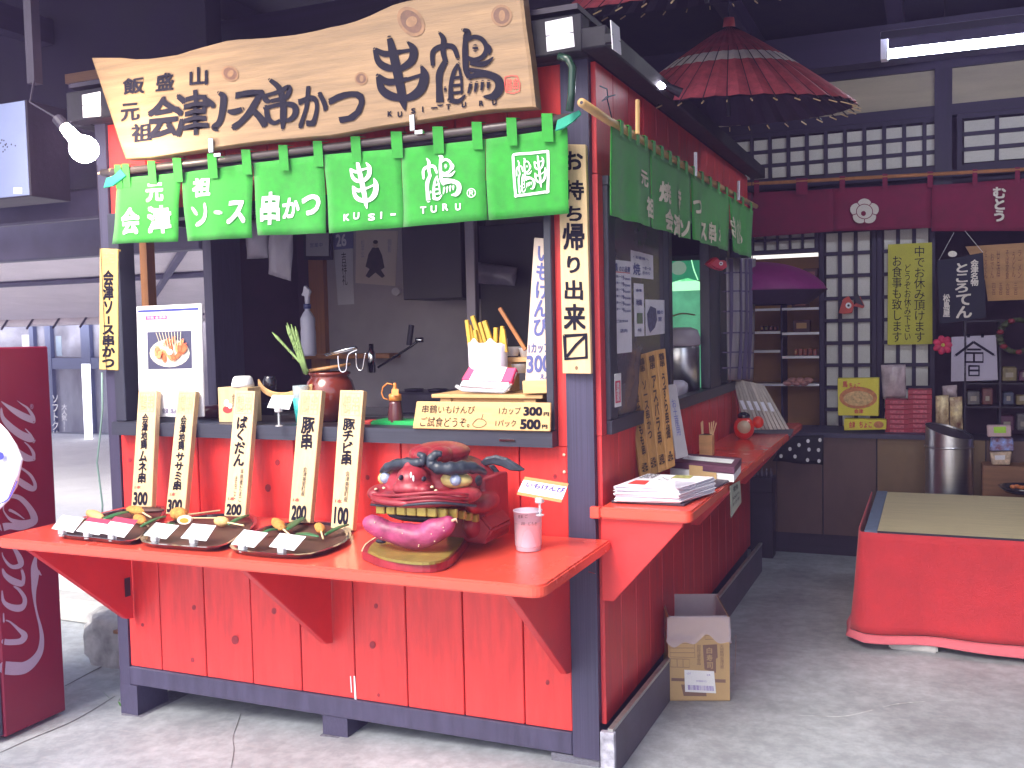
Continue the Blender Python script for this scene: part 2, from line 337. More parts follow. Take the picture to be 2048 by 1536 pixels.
# ---- shoji lattice screens
SHO = mat('shoji paper', (.66, .64, .62), .9, var=.05, vs=6, bump=.05, rnd=.05)
def lattice(name, label, x0, x1, z0, z1, nx, nz, y=4.0, fr=.03, bar=.024, group='shoji lattice screens'):
    t = thing(name, label, 'lattice screen', ((x0+x1)/2, y, z0), group)
    for a in ((x0, x0+fr, z0, z1), (x1-fr, x1, z0, z1)): bx('frame', HALLB, t, a[0], a[1], y-.02, y+.02, a[2], a[3])
    for a in ((z0, z0+fr), (z1-fr, z1)): bx('frame', HALLB, t, x0+fr, x1-fr, y-.019, y+.019, a[0], a[1])
    w = (x1-x0-2*fr); h = (z1-z0-2*fr)
    for i in range(1, nx): bx('bar', HALLB, t, x0+fr+w*i/nx-bar/2, x0+fr+w*i/nx+bar/2, y-.014, y+.006, z0+fr, z1-fr)
    for j in range(1, nz): bx('bar', HALLB, t, x0+fr, x1-fr, y-.010, y+.008, z0+fr+h*j/nz-bar/2, z0+fr+h*j/nz+bar/2)
    for i in range(nx):
        for j in range(nz):
            bx('pane', SHO, t, x0+fr+w*i/nx+bar/2+.001, x0+fr+w*(i+1)/nx-bar/2-.001, y+.009, y+.013, z0+fr+h*j/nz+bar/2+.001, z0+fr+h*(j+1)/nz-bar/2-.001)
    return t
zt, zb = z_b0-.05, Y4(1700, 356).z
lattice('lattice_screen', 'long paper lattice screen high above the burgundy curtain, left of the thick post', -.28, Y4(1900, 300).x, zb, zt, 11, 3)
lattice('lattice_screen', 'paper lattice screen high on the wall at the right edge beyond the thick post', Y4(1914, 300).x, 2.5, zb, zt, 6, 3)
bx('rail', HALLB, hall, -.6, 2.59, 3.965, 4.07, zb-.045, zb-.002)
# lower door leaves
zd1, zd0 = Y4(1700, 452).z, Y4(1700, 872).z
lattice('lattice_door', 'left paper lattice door leaf with the small red flower ornament', Y4(1640, 600).x, Y4(1753, 600).x, zd0, zd1, 3, 9)
lattice('lattice_door', 'right paper lattice door leaf partly covered by the yellow paper notice', Y4(1755, 600).x, Y4(1870, 600).x, zd0, zd1, 3, 9)
bx('wall_board', HALLD, hall, Y4(1640, 600).x, Y4(1870, 600).x, 3.99, 4.03, 0, zd0)
bx('beam', HALLB, hall, -.6, 2.59, 4.04, 4.1, zd1, zb-.05)
# small lattice above shelf niche
lattice('lattice_screen', 'small paper lattice panel with a lit strip below it, above the brown shelves', Y4(1500, 480).x, Y4(1637, 480).x, Y4(1560, 507).z, Y4(1560, 452).z, 5, 2, fr=.02, bar=.016)

# ================================================================ STALL
kio = thing('food_stall', 'vermilion plank food stall with navy black posts, window counter and fold-out shelves', 'stall', (-1.1, 1.5, 0))
F0 = FR(0); S0 = SD(.012)
xL, D = -2.2, 3.0
bx('post', BLK, kio, -.104, -.006, 0, .1, .03, 2.44)
bx('post', BLK, kio, xL, -2.143, 0, .09, -.02, 2.44)
bx('post', BLK, kio, -.1, -.008, D-.1, D, .03, 2.44)
bx('post', BLK, kio, xL, -2.12, D-.1, D, -.09, 2.44)
MB().box(-2.143, -.105, -.003, .09, .036, .116).build('base_beam', BLK, kio, bev=.004)
bx('base_beam', BLK, kio, -.095, -.01, .101, D-.101, .03, .14)
FOOT = mat('chipped foot block', (.16, .16, .20), .8, var=.4, vs=20, bump=.6, bs=30)
bx('foot', BLK, kio, xL, -2.105, -.002, .18, -.10, .034)
bx('foot_pad', FOOT, kio, xL+.01, -2.06, -.012, .30, -.113, -.098)
bx('foot', BLK, kio, -1.16, -1.045, .01, .16, -.045, .035)
bx('foot_pad', FOOT, kio, -1.165, -1.03, -.004, .26, -.066, -.046)
bx('foot_pad', FOOT, kio, -.19, -.01, .01, .2, .0, .029)
bx('foot', BLK, kio, -.11, -.012, .5, .6, 0, .03)
# planks under the window: joints read off the photograph
jx = [-2.143]+[F0(px, 1200).x for px in (316, 405, 498, 596, 703, 808, 922, 1043)]+[-.105]
def plank(m, x0, x1, z0, z1, y=.008, th=.018, k=0):
    MB().box(x0+.0025, x1-.0025, y, y+th, z0, z1).build('plank', m, kio, bev=.0025)
for i in range(9): plank(RED, jx[i], jx[i+1], .117, 1.13, y=.008+random.uniform(-.001, .001))
MB().box(-2.14, -.106, .03, .04, .117, 1.13).build('backing_board', BLKD, kio)
jt = [-2.143+.204*i for i in range(11)]
for i in range(10): plank(RED, jt[i], min(jt[i+1], -.105), 2.063, 2.436, y=.010)
bx('trim', RED, kio, -2.142, -2.127, .006, .03, 1.131, 2.062); bx('trim', RED, kio, -.137, -.106, .004, .03, 1.131, 2.062)
SCRW = mat('pale screw head', (.75, .55, .4), .5, var=.1)
for z in (1.10, 1.04): MB().lathe([(.006, 0), (.004, -.003), (0, -.004)], (-.118, .004, z), 8, axis=(0, 1, 0)).build('screw', SCRW, kio)
KNM = mat('painted knot', (.30, .02, .03), .5, var=.4, vs=60, bump=.3)
for px, py, r in ((388, 1215, 4), (548, 1222, 5), (470, 1280, 7), (385, 1320, 4), (745, 1290, 6), (752, 1212, 4), (757, 1390, 3), (1095, 1365, 4), (285, 1250, 3), (555, 925, 5), (536, 976, 6), (260, 920, 4), (735, 955, 4), (1110, 953, 4)):
    disc(FR(.0055), px, py, r, r*1.3, KNM, kio, 'knot', off=.0, n=10)
# window frame (front)
WF = mat('black window frame', (.035, .038, .060), .4, var=.2, bump=.1)
wf = bx('window_frame', WF, kio, -2.126, -.138, -.055, .06, 1.131, 1.186); ORG[wf.name] = ORG[kio.name]
for x0, x1 in ((-2.126, -2.07), (-.166, -.138)): MB().box(x0, x1, -.03, .06, 1.187, 2.06).build('window_frame', WF, kio, bev=.003)
bx('window_frame', WF, kio, -2.069, -.167, -.03, .06, 2.02, 2.06)
bx('sash_handle', CHROME, kio, -.335, -.275, -.060, -.056, 1.150, 1.157)
# side cladding
ny = [.028+.198*i for i in range(16)]
for i in range(15):
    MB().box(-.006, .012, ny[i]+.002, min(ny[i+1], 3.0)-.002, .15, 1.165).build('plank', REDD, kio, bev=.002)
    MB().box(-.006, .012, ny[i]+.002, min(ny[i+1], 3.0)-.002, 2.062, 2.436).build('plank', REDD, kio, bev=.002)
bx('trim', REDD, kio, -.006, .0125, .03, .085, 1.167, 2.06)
# side window frame
for y0, y1 in ((.086, .17), (.93, .99), (1.76, 2.02), (2.22, 2.30), (2.90, 3.0)): MB().box(-.02, .03, y0, y1, 1.215, 2.03).build('side_window_frame', WF, kio, bev=.003)
bx('side_window_frame', WF, kio, -.021, .032, .086, 3.0, 1.165, 1.214); bx('side_window_frame', WF, kio, -.021, .032, .086, 3.0, 2.031, 2.061)
GLS = mat('dusty dark glass', (.10, .09, .12), .15, var=.2, vs=3, bump=0, spec=.6)
bx('side_window_pane', GLS, kio, .004, .008, .171, .929, 1.215, 2.03)
# roof
RB = mat('roof frame timber', (.009, .008, .016), .7, var=.3, bump=.2)
MB().box(.013, .10, -.12, 3.12, 2.437, 2.505).build('roof_beam', RB, kio, bev=.005)
MB().box(-2.25, .012, -.10, -.02, 2.437, 2.56).build('roof_beam', RB, kio, bev=.005)
MB().box(-2.2, .0, -.015, 3.0, 2.44, 2.47).build('roof_board', BLKD, kio)
MB().box(-2.25, -.01, -.08, 3.11, 2.582, 2.60).build('roof_board', BLKD, kio)
MB().box(-2.30, -2.202, -.019, 3.1, 2.437, 2.58).build('roof_beam', RB, kio)
# left wall, interior
bx('left_wall', BLKD, kio, xL, xL+.03, .091, 2.9, -.06, 1.18)
bx('left_wall', BLKD, kio, xL, xL+.03, .091, 2.9, 2.05, 2.43)
bx('left_post', BLK, kio, xL, xL+.05, .64, .86, 1.181, 2.049)
bx('left_post', WOODO, kio, xL, xL+.04, .225, .275, 1.181, 2.049)
bx('left_wall', mat('maroon inner board', (.05, .018, .045), .7, var=.3), kio, xL, xL+.03, .861, 2.9, 1.181, 2.049)
IW = mat('grey inner wall', (.34, .30, .33), .7, var=.15, vs=3, bump=.1)
MB().box(xL+.031, -.62, 1.40, 1.43, 0, 2.43).build('inner_wall', IW, kio)
bx('inner_post', WOODO, kio, FR(1.38)(623, 600).x, FR(1.38)(652, 600).x, 1.36, 1.399, 1.0, 2.43)
bx('inner_wall', mat('maroon inner board', (.05, .018, .045), .7), kio, xL+.031, FR(1.38)(623, 600).x, 1.37, 1.399, 1.0, 2.43)
bx('floor_board', BLKD, kio, xL+.03, -.1, .1, 2.9, .09, .12)
bx('back_wall', BLKD, kio, xL+.08, -.1, 2.93, 2.96, .1, 2.43)
MB().box(-2.1, -.2, .07, .42, 1.13, 1.178).build('inner_counter', mat('dark inner counter', (.045, .035, .045), .4, var=.3, vs=3), kio, bev=.003)
MB().box(-2.05, -.72, .95, 1.36, 1.10, 1.135).build('work_table', STEEL, kio, bev=.004)
MB().box(-2.05, -.72, .95, .97, .2, 1.099).build('work_table_front', IW, kio)
bx('ledge', WOODO, kio, xL+.04, -1.55, 1.28, 1.399, 1.40, 1.425)
# floor channel along the stall's right side
rail = thing('floor_channel', 'grey board with a silver channel on top lying along the stall base', 'rail', (.1, 1.2, 0))
q = [(.035, -.06), (.065, -.06), (.09, 2.95), (.06, 2.95)]
MB().prism([(x, y, .165) for x, y in q], (0, 0, -.165)).build('board', mat('grey purple kerb board', (.11, .10, .14), .6, var=.3, vs=4, bump=.3), rail, bev=.002)
ALU = mat('dull aluminium', (.45, .47, .46), .45, metal=.7, var=.2, vs=12, stretch=(1, 8, 1))
MB().prism([(x+(.002 if i in (1, 2) else .014), y+(.0 if i > 1 else -.012), .181) for i, (x, y) in enumerate(q)], (0, 0, -.013)).build('channel', ALU, rail)
MB().box(.025, .075, -.085, -.063, 0, .172).build('end_cap', mat('scuffed end cap', (.35, .35, .42), .6, var=.5, vs=30, bump=.5), rail, bev=.002)
# ---- fold-out counter at the front
CT = .815
def rounded(x0, x1, y0, y1, r, corners):
    P = []
    for (cx, cy, a0, on) in ((x1-r, y1-r, 0, corners[0]), (x0+r, y1-r, 90, corners[1]), (x0+r, y0+r, 180, corners[2]), (x1-r, y0+r, 270, corners[3])):
        if on: P += [(cx+r*math.cos(math.radians(a0+t)), cy+r*math.sin(math.radians(a0+t))) for t in range(0, 91, 15)]
        else: P.append({0: (x1, y1), 90: (x0, y1), 180: (x0, y0), 270: (x1, y0)}[a0])
    return P
cs = MB().prism([(x, y, CT) for x, y in rounded(-2.13, .05, -.645, -.008, .045, (0, 0, 1, 1))], (0, 0, -.038)).build('counter_shelf', REDS, kio, bev=.006, seg=2)
ORG[cs.name] = ORG[kio.name]
BR = mat('bracket red', (.66, .035, .035), .4, var=.1, coat=.1, bump=.15)
for xb in (-2.12, F0(655, 1200).x, -.128):
    MB().prism([(xb+.028, -.012, CT-.04), (xb+.028, -.54, CT-.04), (xb+.028, -.54, CT-.055), (xb+.028, -.055, .345), (xb+.028, -.012, .335)], (-.028, 0, 0)).build('bracket', BR, cs, bev=.003)
bx('hinge', BLKD, cs, -2.089, -2.087, -.06, -.03, .44, .52)
# ---- side shelf
ST = .93
ss = MB().prism([(x, y, ST) for x, y in rounded(.02, .335, -.03, 2.95, .03, (0, 0, 0, 1))], (0, 0, -.04)).build('side_shelf', REDS, kio, bev=.006, seg=2)
ORG[ss.name] = ORG[kio.name]
for yb in (-.005, 1.35, 2.6):
    MB().prism([(.0135, yb, ST-.041), (.30, yb, ST-.041), (.30, yb, ST-.055), (.055, yb, .60), (.0135, yb, .60)], (0, .026, 0)).build('bracket', BR if yb < 0 else REDD, ss, bev=.003)
tip = MB().box(-.016, .019, -.031, .0-.004, ST-.041, ST-.001).build('shelf_end', REDS, ss, bev=.003)
MB().tube([(-.03, -.012, .70), (.0, -.03, .70)], .002, 6).build('hook', CHROME, kio)
# white drips in one plank joint
flat(FR(.0062), [(707, 1352), (710, 1352), (713, 1402), (709, 1402)], INKW, kio, 'paint_drip', off=.001)
flat(FR(.0062), [(700, 1352), (702, 1352), (704, 1385), (702, 1385)], INKW, kio, 'paint_drip', off=.001)
# ================================================================ SIGNBOARD
SY = FR(-.165)
sign = thing('shop_signboard', 'big honey-coloured live-edge wooden signboard with black brush lettering above the green curtain', 'signboard', (-1.05, -.12, 2.25))
out = [(184, 116), (212, 116), (241, 116), (270, 119), (299, 118), (328, 114), (355, 110), (380, 102), (404, 95), (430, 88), (453, 82), (478, 79), (502, 78), (533, 76), (563, 73), (590, 70), (612, 66), (637, 61), (660, 55), (687, 50), (715, 42), (743, 31), (768, 19), (790, 9), (815, 2), (845, -3), (890, -7), (940, -8), (990, -12), (1045, -16),
 (1052, 50), (1062, 120), (1072, 214), (1030, 217), (985, 220), (945, 225), (902, 232), (850, 240), (796, 248), (745, 256), (700, 265), (660, 272), (617, 275), (575, 279), (525, 283), (477, 289), (430, 296), (385, 303), (345, 309), (306, 315), (252, 318), (240, 285), (222, 230), (202, 170)]
SGB = MB(); P = [SY(*p) for p in out]; n_ = len(P); cen = sum(P, Vector())/n_
front = [p+(cen-p)*.012+Vector((0, -.004, 0)) for p in P]; bk = [p+Vector((0, .05, 0)) for p in P]
SGB.v = front+P+bk
SGB.f = [list(range(n_)), list(range(3*n_-1, 2*n_-1, -1))]+[[i, (i+1) % n_, n_+(i+1) % n_, n_+i] for i in range(n_)]+[[n_+i, n_+(i+1) % n_, 2*n_+(i+1) % n_, 2*n_+i] for i in range(n_)]
SGB.build('board', PINEH, sign)
SF = FR(-.1705)
K1 = mat('knot rim', (.24, .12, .055), .5, var=.3, vs=30, bump=0); K2 = mat('knot heart', (.13, .055, .03), .5, var=.3, vs=40, bump=.2)
for cx, cy, rx, ry, ro in ((460, 147, 18, 15, .6), (722, 157, 13, 13, 0), (822, 43, 33, 24, .9), (1003, 31, 21, 22, 0)):
    kn = disc(SF, cx, cy, rx, ry, K1, sign, 'knot', off=.0006, rot=ro); disc(SF, cx, cy, rx*.78, ry*.76, K2, kn, 'knot_heart', off=.0011, rot=ro)
    disc(SF, cx+1, cy, rx*.3, ry*.5, K1, kn, 'knot_heart', off=.0015, rot=ro)
sg = [('飯', Qd(245, 155, 288, 188, -.1)), ('盛', Qd(311, 146, 347, 181, -.1)), ('山', Qd(379, 134, 415, 171, -.1)), ('元', Qd(241, 207, 278, 242, -.1)), ('祖', Qd(262, 247, 303, 284, -.1)),
 ('会', Qd(294, 192, 358, 276, -.12)), ('津', Qd(348, 182, 418, 273, -.12)), ('ス', Qd(462, 180, 536, 257, -.1)),
 ('か', Qd(596, 172, 655, 254, -.1)), ('つ', Qd(655, 182, 729, 246, -.1))]
text(sg, SF, None, INK, sign, bold=.026, off=.002, wob=.018)
strokes(SF, [[(410, 196, 8), (424, 210, 13), (424, 216, 4)], [(438, 186, 8), (447, 195, 14), (444, 225, 13), (438, 245, 12), (428, 255, 12), (436, 262, 3)], [(455, 222, 6), (468, 224, 13), (484, 218, 9)],
  [(523, 182, 6), (532, 200, 12), (542, 202, 4)], [(540, 160, 8), (558, 176, 12), (566, 205, 13), (566, 235, 13), (565, 258, 6)], [(526, 192, 6), (556, 184, 9), (578, 174, 10), (572, 194, 10), (542, 202, 8)], [(532, 214, 9), (536, 236, 11), (548, 246, 9), (560, 240, 6)], [(530, 216, 8), (566, 208, 9), (588, 212, 13), (590, 228, 12), (578, 240, 9), (560, 240, 6)]], INK, sign, 'brush_mark', off=.002)
cmap = lambda S: [[(640+x/3.2, y/3.2, w_/2.7) for x, y, w_ in s] for s in S]
strokes(SF, cmap(KUSHI), INK, sign, 'brush_mark', off=.002); strokes(SF, cmap(TSURU), INK, sign, 'brush_mark', off=.002)
text([(c, Qd(x-(1 if c=='I' else 4), y-5, x+(1.6 if c=='I' else 5), y+6, -.1)) for c, x, y in (('K', 779, 227), ('U', 799, 228), ('S', 826, 221), ('I', 845, 218), ('T', 896, 213), ('U', 927, 209), ('R', 962, 206), ('U', 988, 204))]+[('-', Qd(862, 214, 875, 217, -.1))], SF, None, INK, sign, bold=.05, off=.002)
text('鶴串', SF, Qd(1012, 156, 1036, 182, -.05), INKR, sign, bold=.0, off=.002, name='seal_stamp')
strokes(SF, [[(1010, 154, 2), (1034, 152, 2), (1039, 182, 2), (1012, 184, 2), (1010, 154, 2)]], INKR, sign, 'seal_border', off=.002, n=2)
for (x, y) in ((423, 288), (826, 242)):
    cl = MB().box(*(lambda p: (p.x-.011, p.x+.011, p.y-.008, p.y, p.z-.035, p.z+.022))(SF(x, y, .004))).build('hanger_clip', CHROME, sign, bev=.003)
    p = SF(x+12, y+20, .004); MB().box(p.x-.016, p.x+.016, p.y-.004, p.y+.02, p.z-.012, p.z+.004).build('hanger_clip', CHROME, sign, bev=.002)

# ================================================================ FRONT NOREN
NY = FR(-.12)
def wav(p, a=.012):
    return Vector((p.x, p.y-a*(math.sin(p.x*13+1)*.6+math.sin(p.x*29)*.4)*max(0, min(1, (2.21-p.z)*4)) - .004*math.sin(p.z*20+p.x*5), p.z))
RODM = mat('dark smoked bamboo', (.075, .055, .055), .35, var=.3, vs=10, stretch=(1, 8, 8), bump=.2, coat=.2)
def cloth(name, label, pl, tops, bots, m, group, fn, th=.0016, loc=None, nu=10, nv=10):
    t = thing(name, label, 'shop curtain', loc, group); ps = []
    for (a, b), (c_, d) in zip(tops, bots):
        def f(u, v): return fn(pl(*bil([a, b, d, c_], u, v)))
        ps.append(MB().grid(f, nu, nv).build('cloth_panel', m, t, smooth=True, solid=th))
    return t, ps
nt_ = [[(238, 357), (362, 345)], [(363, 345), (504, 326)], [(505, 326), (647, 310)], [(648, 310), (803, 297)], [(804, 297), (970, 278)], [(971, 278), (1134, 255)]]
nb_ = [[(222, 488), (354, 483)], [(372, 482), (505, 476)], [(517, 471), (655, 467)], [(661, 467), (803, 454)], [(804, 454), (975, 440)], [(977, 440), (1138, 427)]]
nor, pan = cloth('green_noren_curtain', 'bright green split shop curtain with white lettering across the front of the stall', NY, nt_, nb_, GREEN, 'green split curtains round the stall', wav, loc=(-1, -.12, 1.9))
rodp = [(262, 342), (450, 318), (640, 298), (800, 279), (960, 261), (1150, 236)]
ri = lambda x: rodp[0][1]+(x-262)*(236-342)/(1150-262)
for x0, x1 in ((236, 249), (251, 265), (302, 317), (352, 369), (421, 439), (489, 507), (563, 581), (632, 650), (707, 726), (787, 809), (870, 891), (948, 968), (1017, 1037), (1087, 1109)):
    yt = ri((x0+x1)/2); yb = 357+(x0-238)*(262-357)/(1108-238)
    a, b = NY(x0, yt-13), NY(x1, yt-13); c_, d = NY(x1, yb+20), NY(x0, yb+20); up_ = Vector((0, 0, 0))
    MB().poly([a+Vector((0, -.02, 0)), b+Vector((0, -.02, 0)), c_+Vector((0, -.009, 0)), d+Vector((0, -.009, 0))]).poly([a+Vector((0, -.02, 0)), a+Vector((0, .02, .004)), b+Vector((0, .02, .004)), b+Vector((0, -.02, 0))]).build('loop', GREEN, nor, solid=.0015)
NL = dict(name='lettering', bold=.035, off=.004, fn=wav)
text([('元', Qd(293, 366, 327, 403, -.08)), ('会', Qd(243, 416, 281, 469, -.08)), ('津', Qd(294, 411, 342, 466, -.08))], NY, None, INKW, pan[0], wob=.012, **NL)
text([('祖', Qd(384, 355, 421, 393, -.08)), ('ス', Qd(457, 401, 492, 447, -.08))], NY, None, INKW, pan[1], wob=.012, **NL)
strokes(NY, [[(384, 416, 5), (391, 427, 7)], [(410, 408, 5), (412, 425, 7), (406, 440, 8), (392, 449, 8)], [(435, 425, 7), (445, 426, 7)]], INKW, pan[1], off=.004, fn=wav)
text([('串', Qd(522, 384, 558, 450, -.06)), ('か', Qd(563, 395, 597, 436, -.06)), ('つ', Qd(602, 389, 641, 431, -.06))], NY, None, INKW, pan[2], wob=.012, **NL)
strokes(NY, lmap(KUSHI, KB, [(700, 323), (753, 318), (756, 416), (703, 420)]), INKW, pan[3], off=.004, fn=wav)
strokes(NY, lmap(TSURU, TB, [(845, 312), (920, 306), (925, 398), (846, 404)]), INKW, pan[4], off=.004, fn=wav)
text([(c, Qd(x-(1.5 if c=='I' else 6), y-7, x+(1.5 if c=='I' else 6), y+7, -.06)) for c, x, y in (('K', 694, 435), ('U', 714, 432), ('S', 743, 434), ('I', 760, 430))]+[('-', Qd(777, 426, 787, 430, -.05))], NY, None, INKW, pan[3], **NL)
text([(c, Qd(x-(1.5 if c=='I' else 6), y-7, x+(1.5 if c=='I' else 6), y+7, -.06)) for c, x, y in (('T', 846, 420), ('U', 867, 418), ('R', 890, 414), ('U', 917, 414))], NY, None, INKW, pan[4], **NL)
text('®', NY, Qd(936, 377, 954, 396, -.05), INKW, pan[4], bold=.0, off=.004, fn=wav)
strokes(NY, [[(1025, 312, 5), (1030, 308, 5), (1062, 306, 5), (1090, 303, 5), (1095, 308, 5), (1096, 378, 5), (1090, 384, 5), (1034, 391, 5), (1030, 386, 5), (1025, 312, 5)]], INKW, pan[5], 'seal_border', off=.004, fn=wav, n=3)
strokes(NY, lmap(TSURU, TB, [(1030, 316), (1066, 312), (1072, 384), (1034, 388)])+lmap(KUSHI, KB, [(1067, 312), (1092, 308), (1093, 374), (1069, 378)]), INKW, pan[5], off=.0044, fn=wav)
rod = thing('curtain_rod', 'dark bamboo curtain rod with teal ribbon ties under the wooden signboard', 'curtain rod', (-1, -.12, 2.25))
MB().tube([NY(205, 346), NY(262, 340), NY(640, 297), NY(960, 259), NY(1150, 234)], .015, 10).build('rod', RODM, rod, smooth=True)
y2 = FR(-.085); MB().tube([y2(262, 352), y2(640, 310), y2(960, 272), y2(1128, 250)], .012, 8).build('rod', BLKD, rod, smooth=True)
MB().tube([NY(196, 347), NY(225, 343)], [.004, .015], 8).build('rod_tip', PINE, rod)
TEAL = mat('teal ribbon', (.02, .34, .22), .7, var=.2, bump=.3)
for q in ([(240, 338), (250, 352), (225, 372), (206, 376), (212, 356), (228, 350)], [(1110, 262), (1114, 240), (1140, 228), (1158, 220), (1162, 228), (1145, 243), (1128, 256)]):
    MB().prism([NY(x, y, .02+.004*(i % 2)) for i, (x, y) in enumerate(q)], (0, .01, 0)).build('ribbon_tie', TEAL, rod, bev=.002)

# ================================================================ SIDE NOREN
NX = SD(.14)
def wavs(p): return Vector((p.x+.012*(math.sin(p.y*15)*.6+math.sin(p.y*33)*.4)*max(0, min(1, (2.2-p.z)*5)), p.y, p.z))
sx = [1222, 1300, 1381, 1458, 1507]
tp = lambda x: 252+(x-1222)*(422-252)/(1507-1222); bt = lambda x: 430+(x-1222)*(517-430)/(1507-1222)
nors, pans = cloth('green_noren_curtain', 'long green split curtain seen edge-on along the right side of the stall', NX, [[(sx[i], tp(sx[i])), (sx[i+1], tp(sx[i+1]))] for i in range(4)],
  [[(sx[i]+(4 if i else 0), bt(sx[i])), (sx[i+1]-1, bt(sx[i+1]))] for i in range(4)], GREENS, 'green split curtains round the stall', wavs, loc=(.14, 1.2, 1.9), nu=16)
TAN = mat('aged white print', (.72, .68, .52), .7, var=.1, bump=0)
kw = dict(bold=.04, off=.006, fn=wavs)
text([('元', Qd(1278, 342, 1296, 372, .5)), ('祖', Qd(1293, 395, 1308, 436, .5))], NX, None, TAN, pans[0], **kw)
text([('焼', Qd(1322, 364, 1341, 406, .4)), ('き', Qd(1354, 378, 1367, 420, .4)), ('会', Qd(1329, 418, 1345, 462, .4)), ('津', Qd(1346, 430, 1361, 474, .4)), ('ソ', Qd(1366, 440, 1379, 474, .4))], NX, None, TAN, pans[1], **kw)
text([('つ', Qd(1386, 400, 1402, 428, .4)), ('ス', Qd(1405, 445, 1415, 480, .4)), ('串', Qd(1418, 444, 1430, 486, .4)), ('か', Qd(1433, 454, 1444, 484, .4))], NX, None, TAN, pans[2], **kw)
strokes(NX, lmap(KUSHI, KB, [(1460, 432), (1472, 436), (1474, 488), (1462, 482)])+lmap(TSURU, TB, [(1474, 436), (1486, 440), (1488, 492), (1475, 488)]), TAN, pans[3], off=.006, fn=wavs)
rod2 = thing('curtain_rod', 'light bamboo rod holding the green side curtain of the stall', 'curtain rod', (.14, 1.2, 2.2))
MB().tube([NX(1163, 205), NX(1215, 240), NX(1300, 290), NX(1400, 352), NX(1512, 413)], .013, 10).build('rod', mat('light bamboo', (.50, .31, .13), .45, var=.2, vs=8), rod2, smooth=True)
MB().lathe([(.005, 0), (.0051, -.002)], NX(1163, 205)+Vector((0, -.0005, 0)), 10, axis=(0, -1, 0)).build('rod_end', BLKD, rod2)
for i in range(17):
    t0 = 1230+i*16.5; w_ = 6-.15*i; a, b = NX(t0, tp(t0)-16+.4*i), NX(t0+w_, tp(t0+w_)-16+.4*i); c_, d = NX(t0+w_, tp(t0+w_)+14-.4*i), NX(t0, tp(t0)+14-.4*i)
    q = [p+Vector((.018, 0, 0)) for p in (a, b, c_, d)]; MB().poly(q).poly([q[0], q[1], b-Vector((.018, 0, 0)), a-Vector((.018, 0, 0))]).build('loop', GREENS, nors, solid=.0015)
for k, (x, y0, y1) in enumerate(((1275, 200, 268), (1391, 305, 352), (1477, 362, 400))):
    MB().tube([NX(x, y0, .02), NX(x, y1, .02)], .008, 6).build('hanging_strip', PAPERL if k else mat('light bamboo', (.50, .31, .13)), rod2)

# ================================================================ paper squares on the roof corners
for lb, pl, q in (('white paper square with slits on the roof beam end, right above the front corner', FR(-.19), [(1090, 44), (1144, 33), (1149, 93), (1094, 103)]),
                  ('narrow-looking white paper square on the side of the roof corner beam', SD(.15), [(1222, 40), (1239, 55), (1243, 110), (1226, 98)]),
                  ('white paper square on the left roof beam end beside the round bulb', FR(-.19), [(164, 190), (200, 183), (201, 232), (166, 235)])):
    p = thing('paper_square', lb, 'paper card', pl(*q[3]), 'paper squares on the roof corners'); slab(pl, q, .003, 'card', PAPERL, p)
    e = sub(q, -.1, .42, .3, .5) if len(lb) > 0 else q
    flat(pl, [bil(q, 0, .46), bil(q, .22, .48), bil(q, 0, .50)], BLKD, p, 'slit', off=.001); flat(pl, [bil(q, 1, .50), bil(q, .72, .52), bil(q, 1, .54)], BLKD, p, 'slit', off=.001)
    slab(pl, sub(q, .35, .35, .65, .65), .035, 'peg', RB, p, off=-.0035)
MB().tube([FR(-.17)(1118, 112), FR(-.17)(1136, 118), FR(-.17)(1145, 135), FR(-.17)(1143, 190), FR(-.17)(1139, 222)], .013, 10).build('cable_hose', mat('dark green hose', (.015, .045, .03), .25, var=.2), tagp(thing('rod_hook', 'dark green bent hose hook holding the curtain rod at the front corner', 'hook', (-.1, -.17, 2.3))), smooth=True)
MB().tube([NX(1200, 172, .01), NX(1214, 178, .01), NX(1216, 196, .01), NX(1204, 202, .01), NX(1212, 194, .01), NX(1230, 190, .01), NX(1214, 196, .01), NX(1224, 238, .01)], .002, 5).build('wire', BLKD, thing('wire_loop', 'thin black wire loop tied on the red side panel near the corner', 'wire', (.14, 0, 2.3)))

# ================================================================ PLAQUES
PK = PINE
def plaque(label, pl, q, th, m=PK, bev=.002, group='wooden price plaques'):
    t = thing('wooden_plaque', label, 'wooden sign', pl(*q[3]), group); slab(pl, q, th, 'board', m, t, bev=bev); return t
t = plaque('narrow wooden plaque hanging on the left post, black brush writing', FR(-.035), [(199, 497), (235, 498), (236, 741), (198, 739)], .02, mat('yellowed pine', (.66, .46, .16), .55, var=.12, vs=3, stretch=(16, 16, 1.2), bump=.2), group=None)
text([('会津ソ', Qd(206, 540, 227, 628, 0)), ('ス串かつ', Qd(204, 650, 230, 735, 0)), ('ー', [(219, 632), (219, 648), (215, 648), (215, 632)])], FR(-.035), None, INK, t, vert=True, bold=.04)
text('鶴串', FR(-.035), Qd(206, 503, 229, 530), INKP, t, bold=.0, name='seal_stamp')
bx('cord', BLKD, t, FR(-.04)(197, 400).x-.001, FR(-.04)(197, 400).x+.001, -.041, -.039, FR(-.04)(197, 740).z, FR(-.04)(197, 330).z)
RP = FR(-.03); rq = [(1116, 288), (1171, 289), (1182, 748), (1125, 747)]
t = plaque('tall pale plaque on the right corner post ending in a boxed slash mark', RP, rq, .022, group=None)
text([('お', Qd(1128, 302, 1166, 340)), ('持', Qd(1128, 360, 1168, 400)), ('ち', Qd(1130, 412, 1164, 442)), ('帰', Qd(1125, 446, 1169, 500)), ('り', Qd(1134, 512, 1160, 546)), ('出', Qd(1129, 560, 1166, 600)), ('来', Qd(1127, 608, 1171, 660))], RP, None, INK, t, bold=.03, wob=.01)
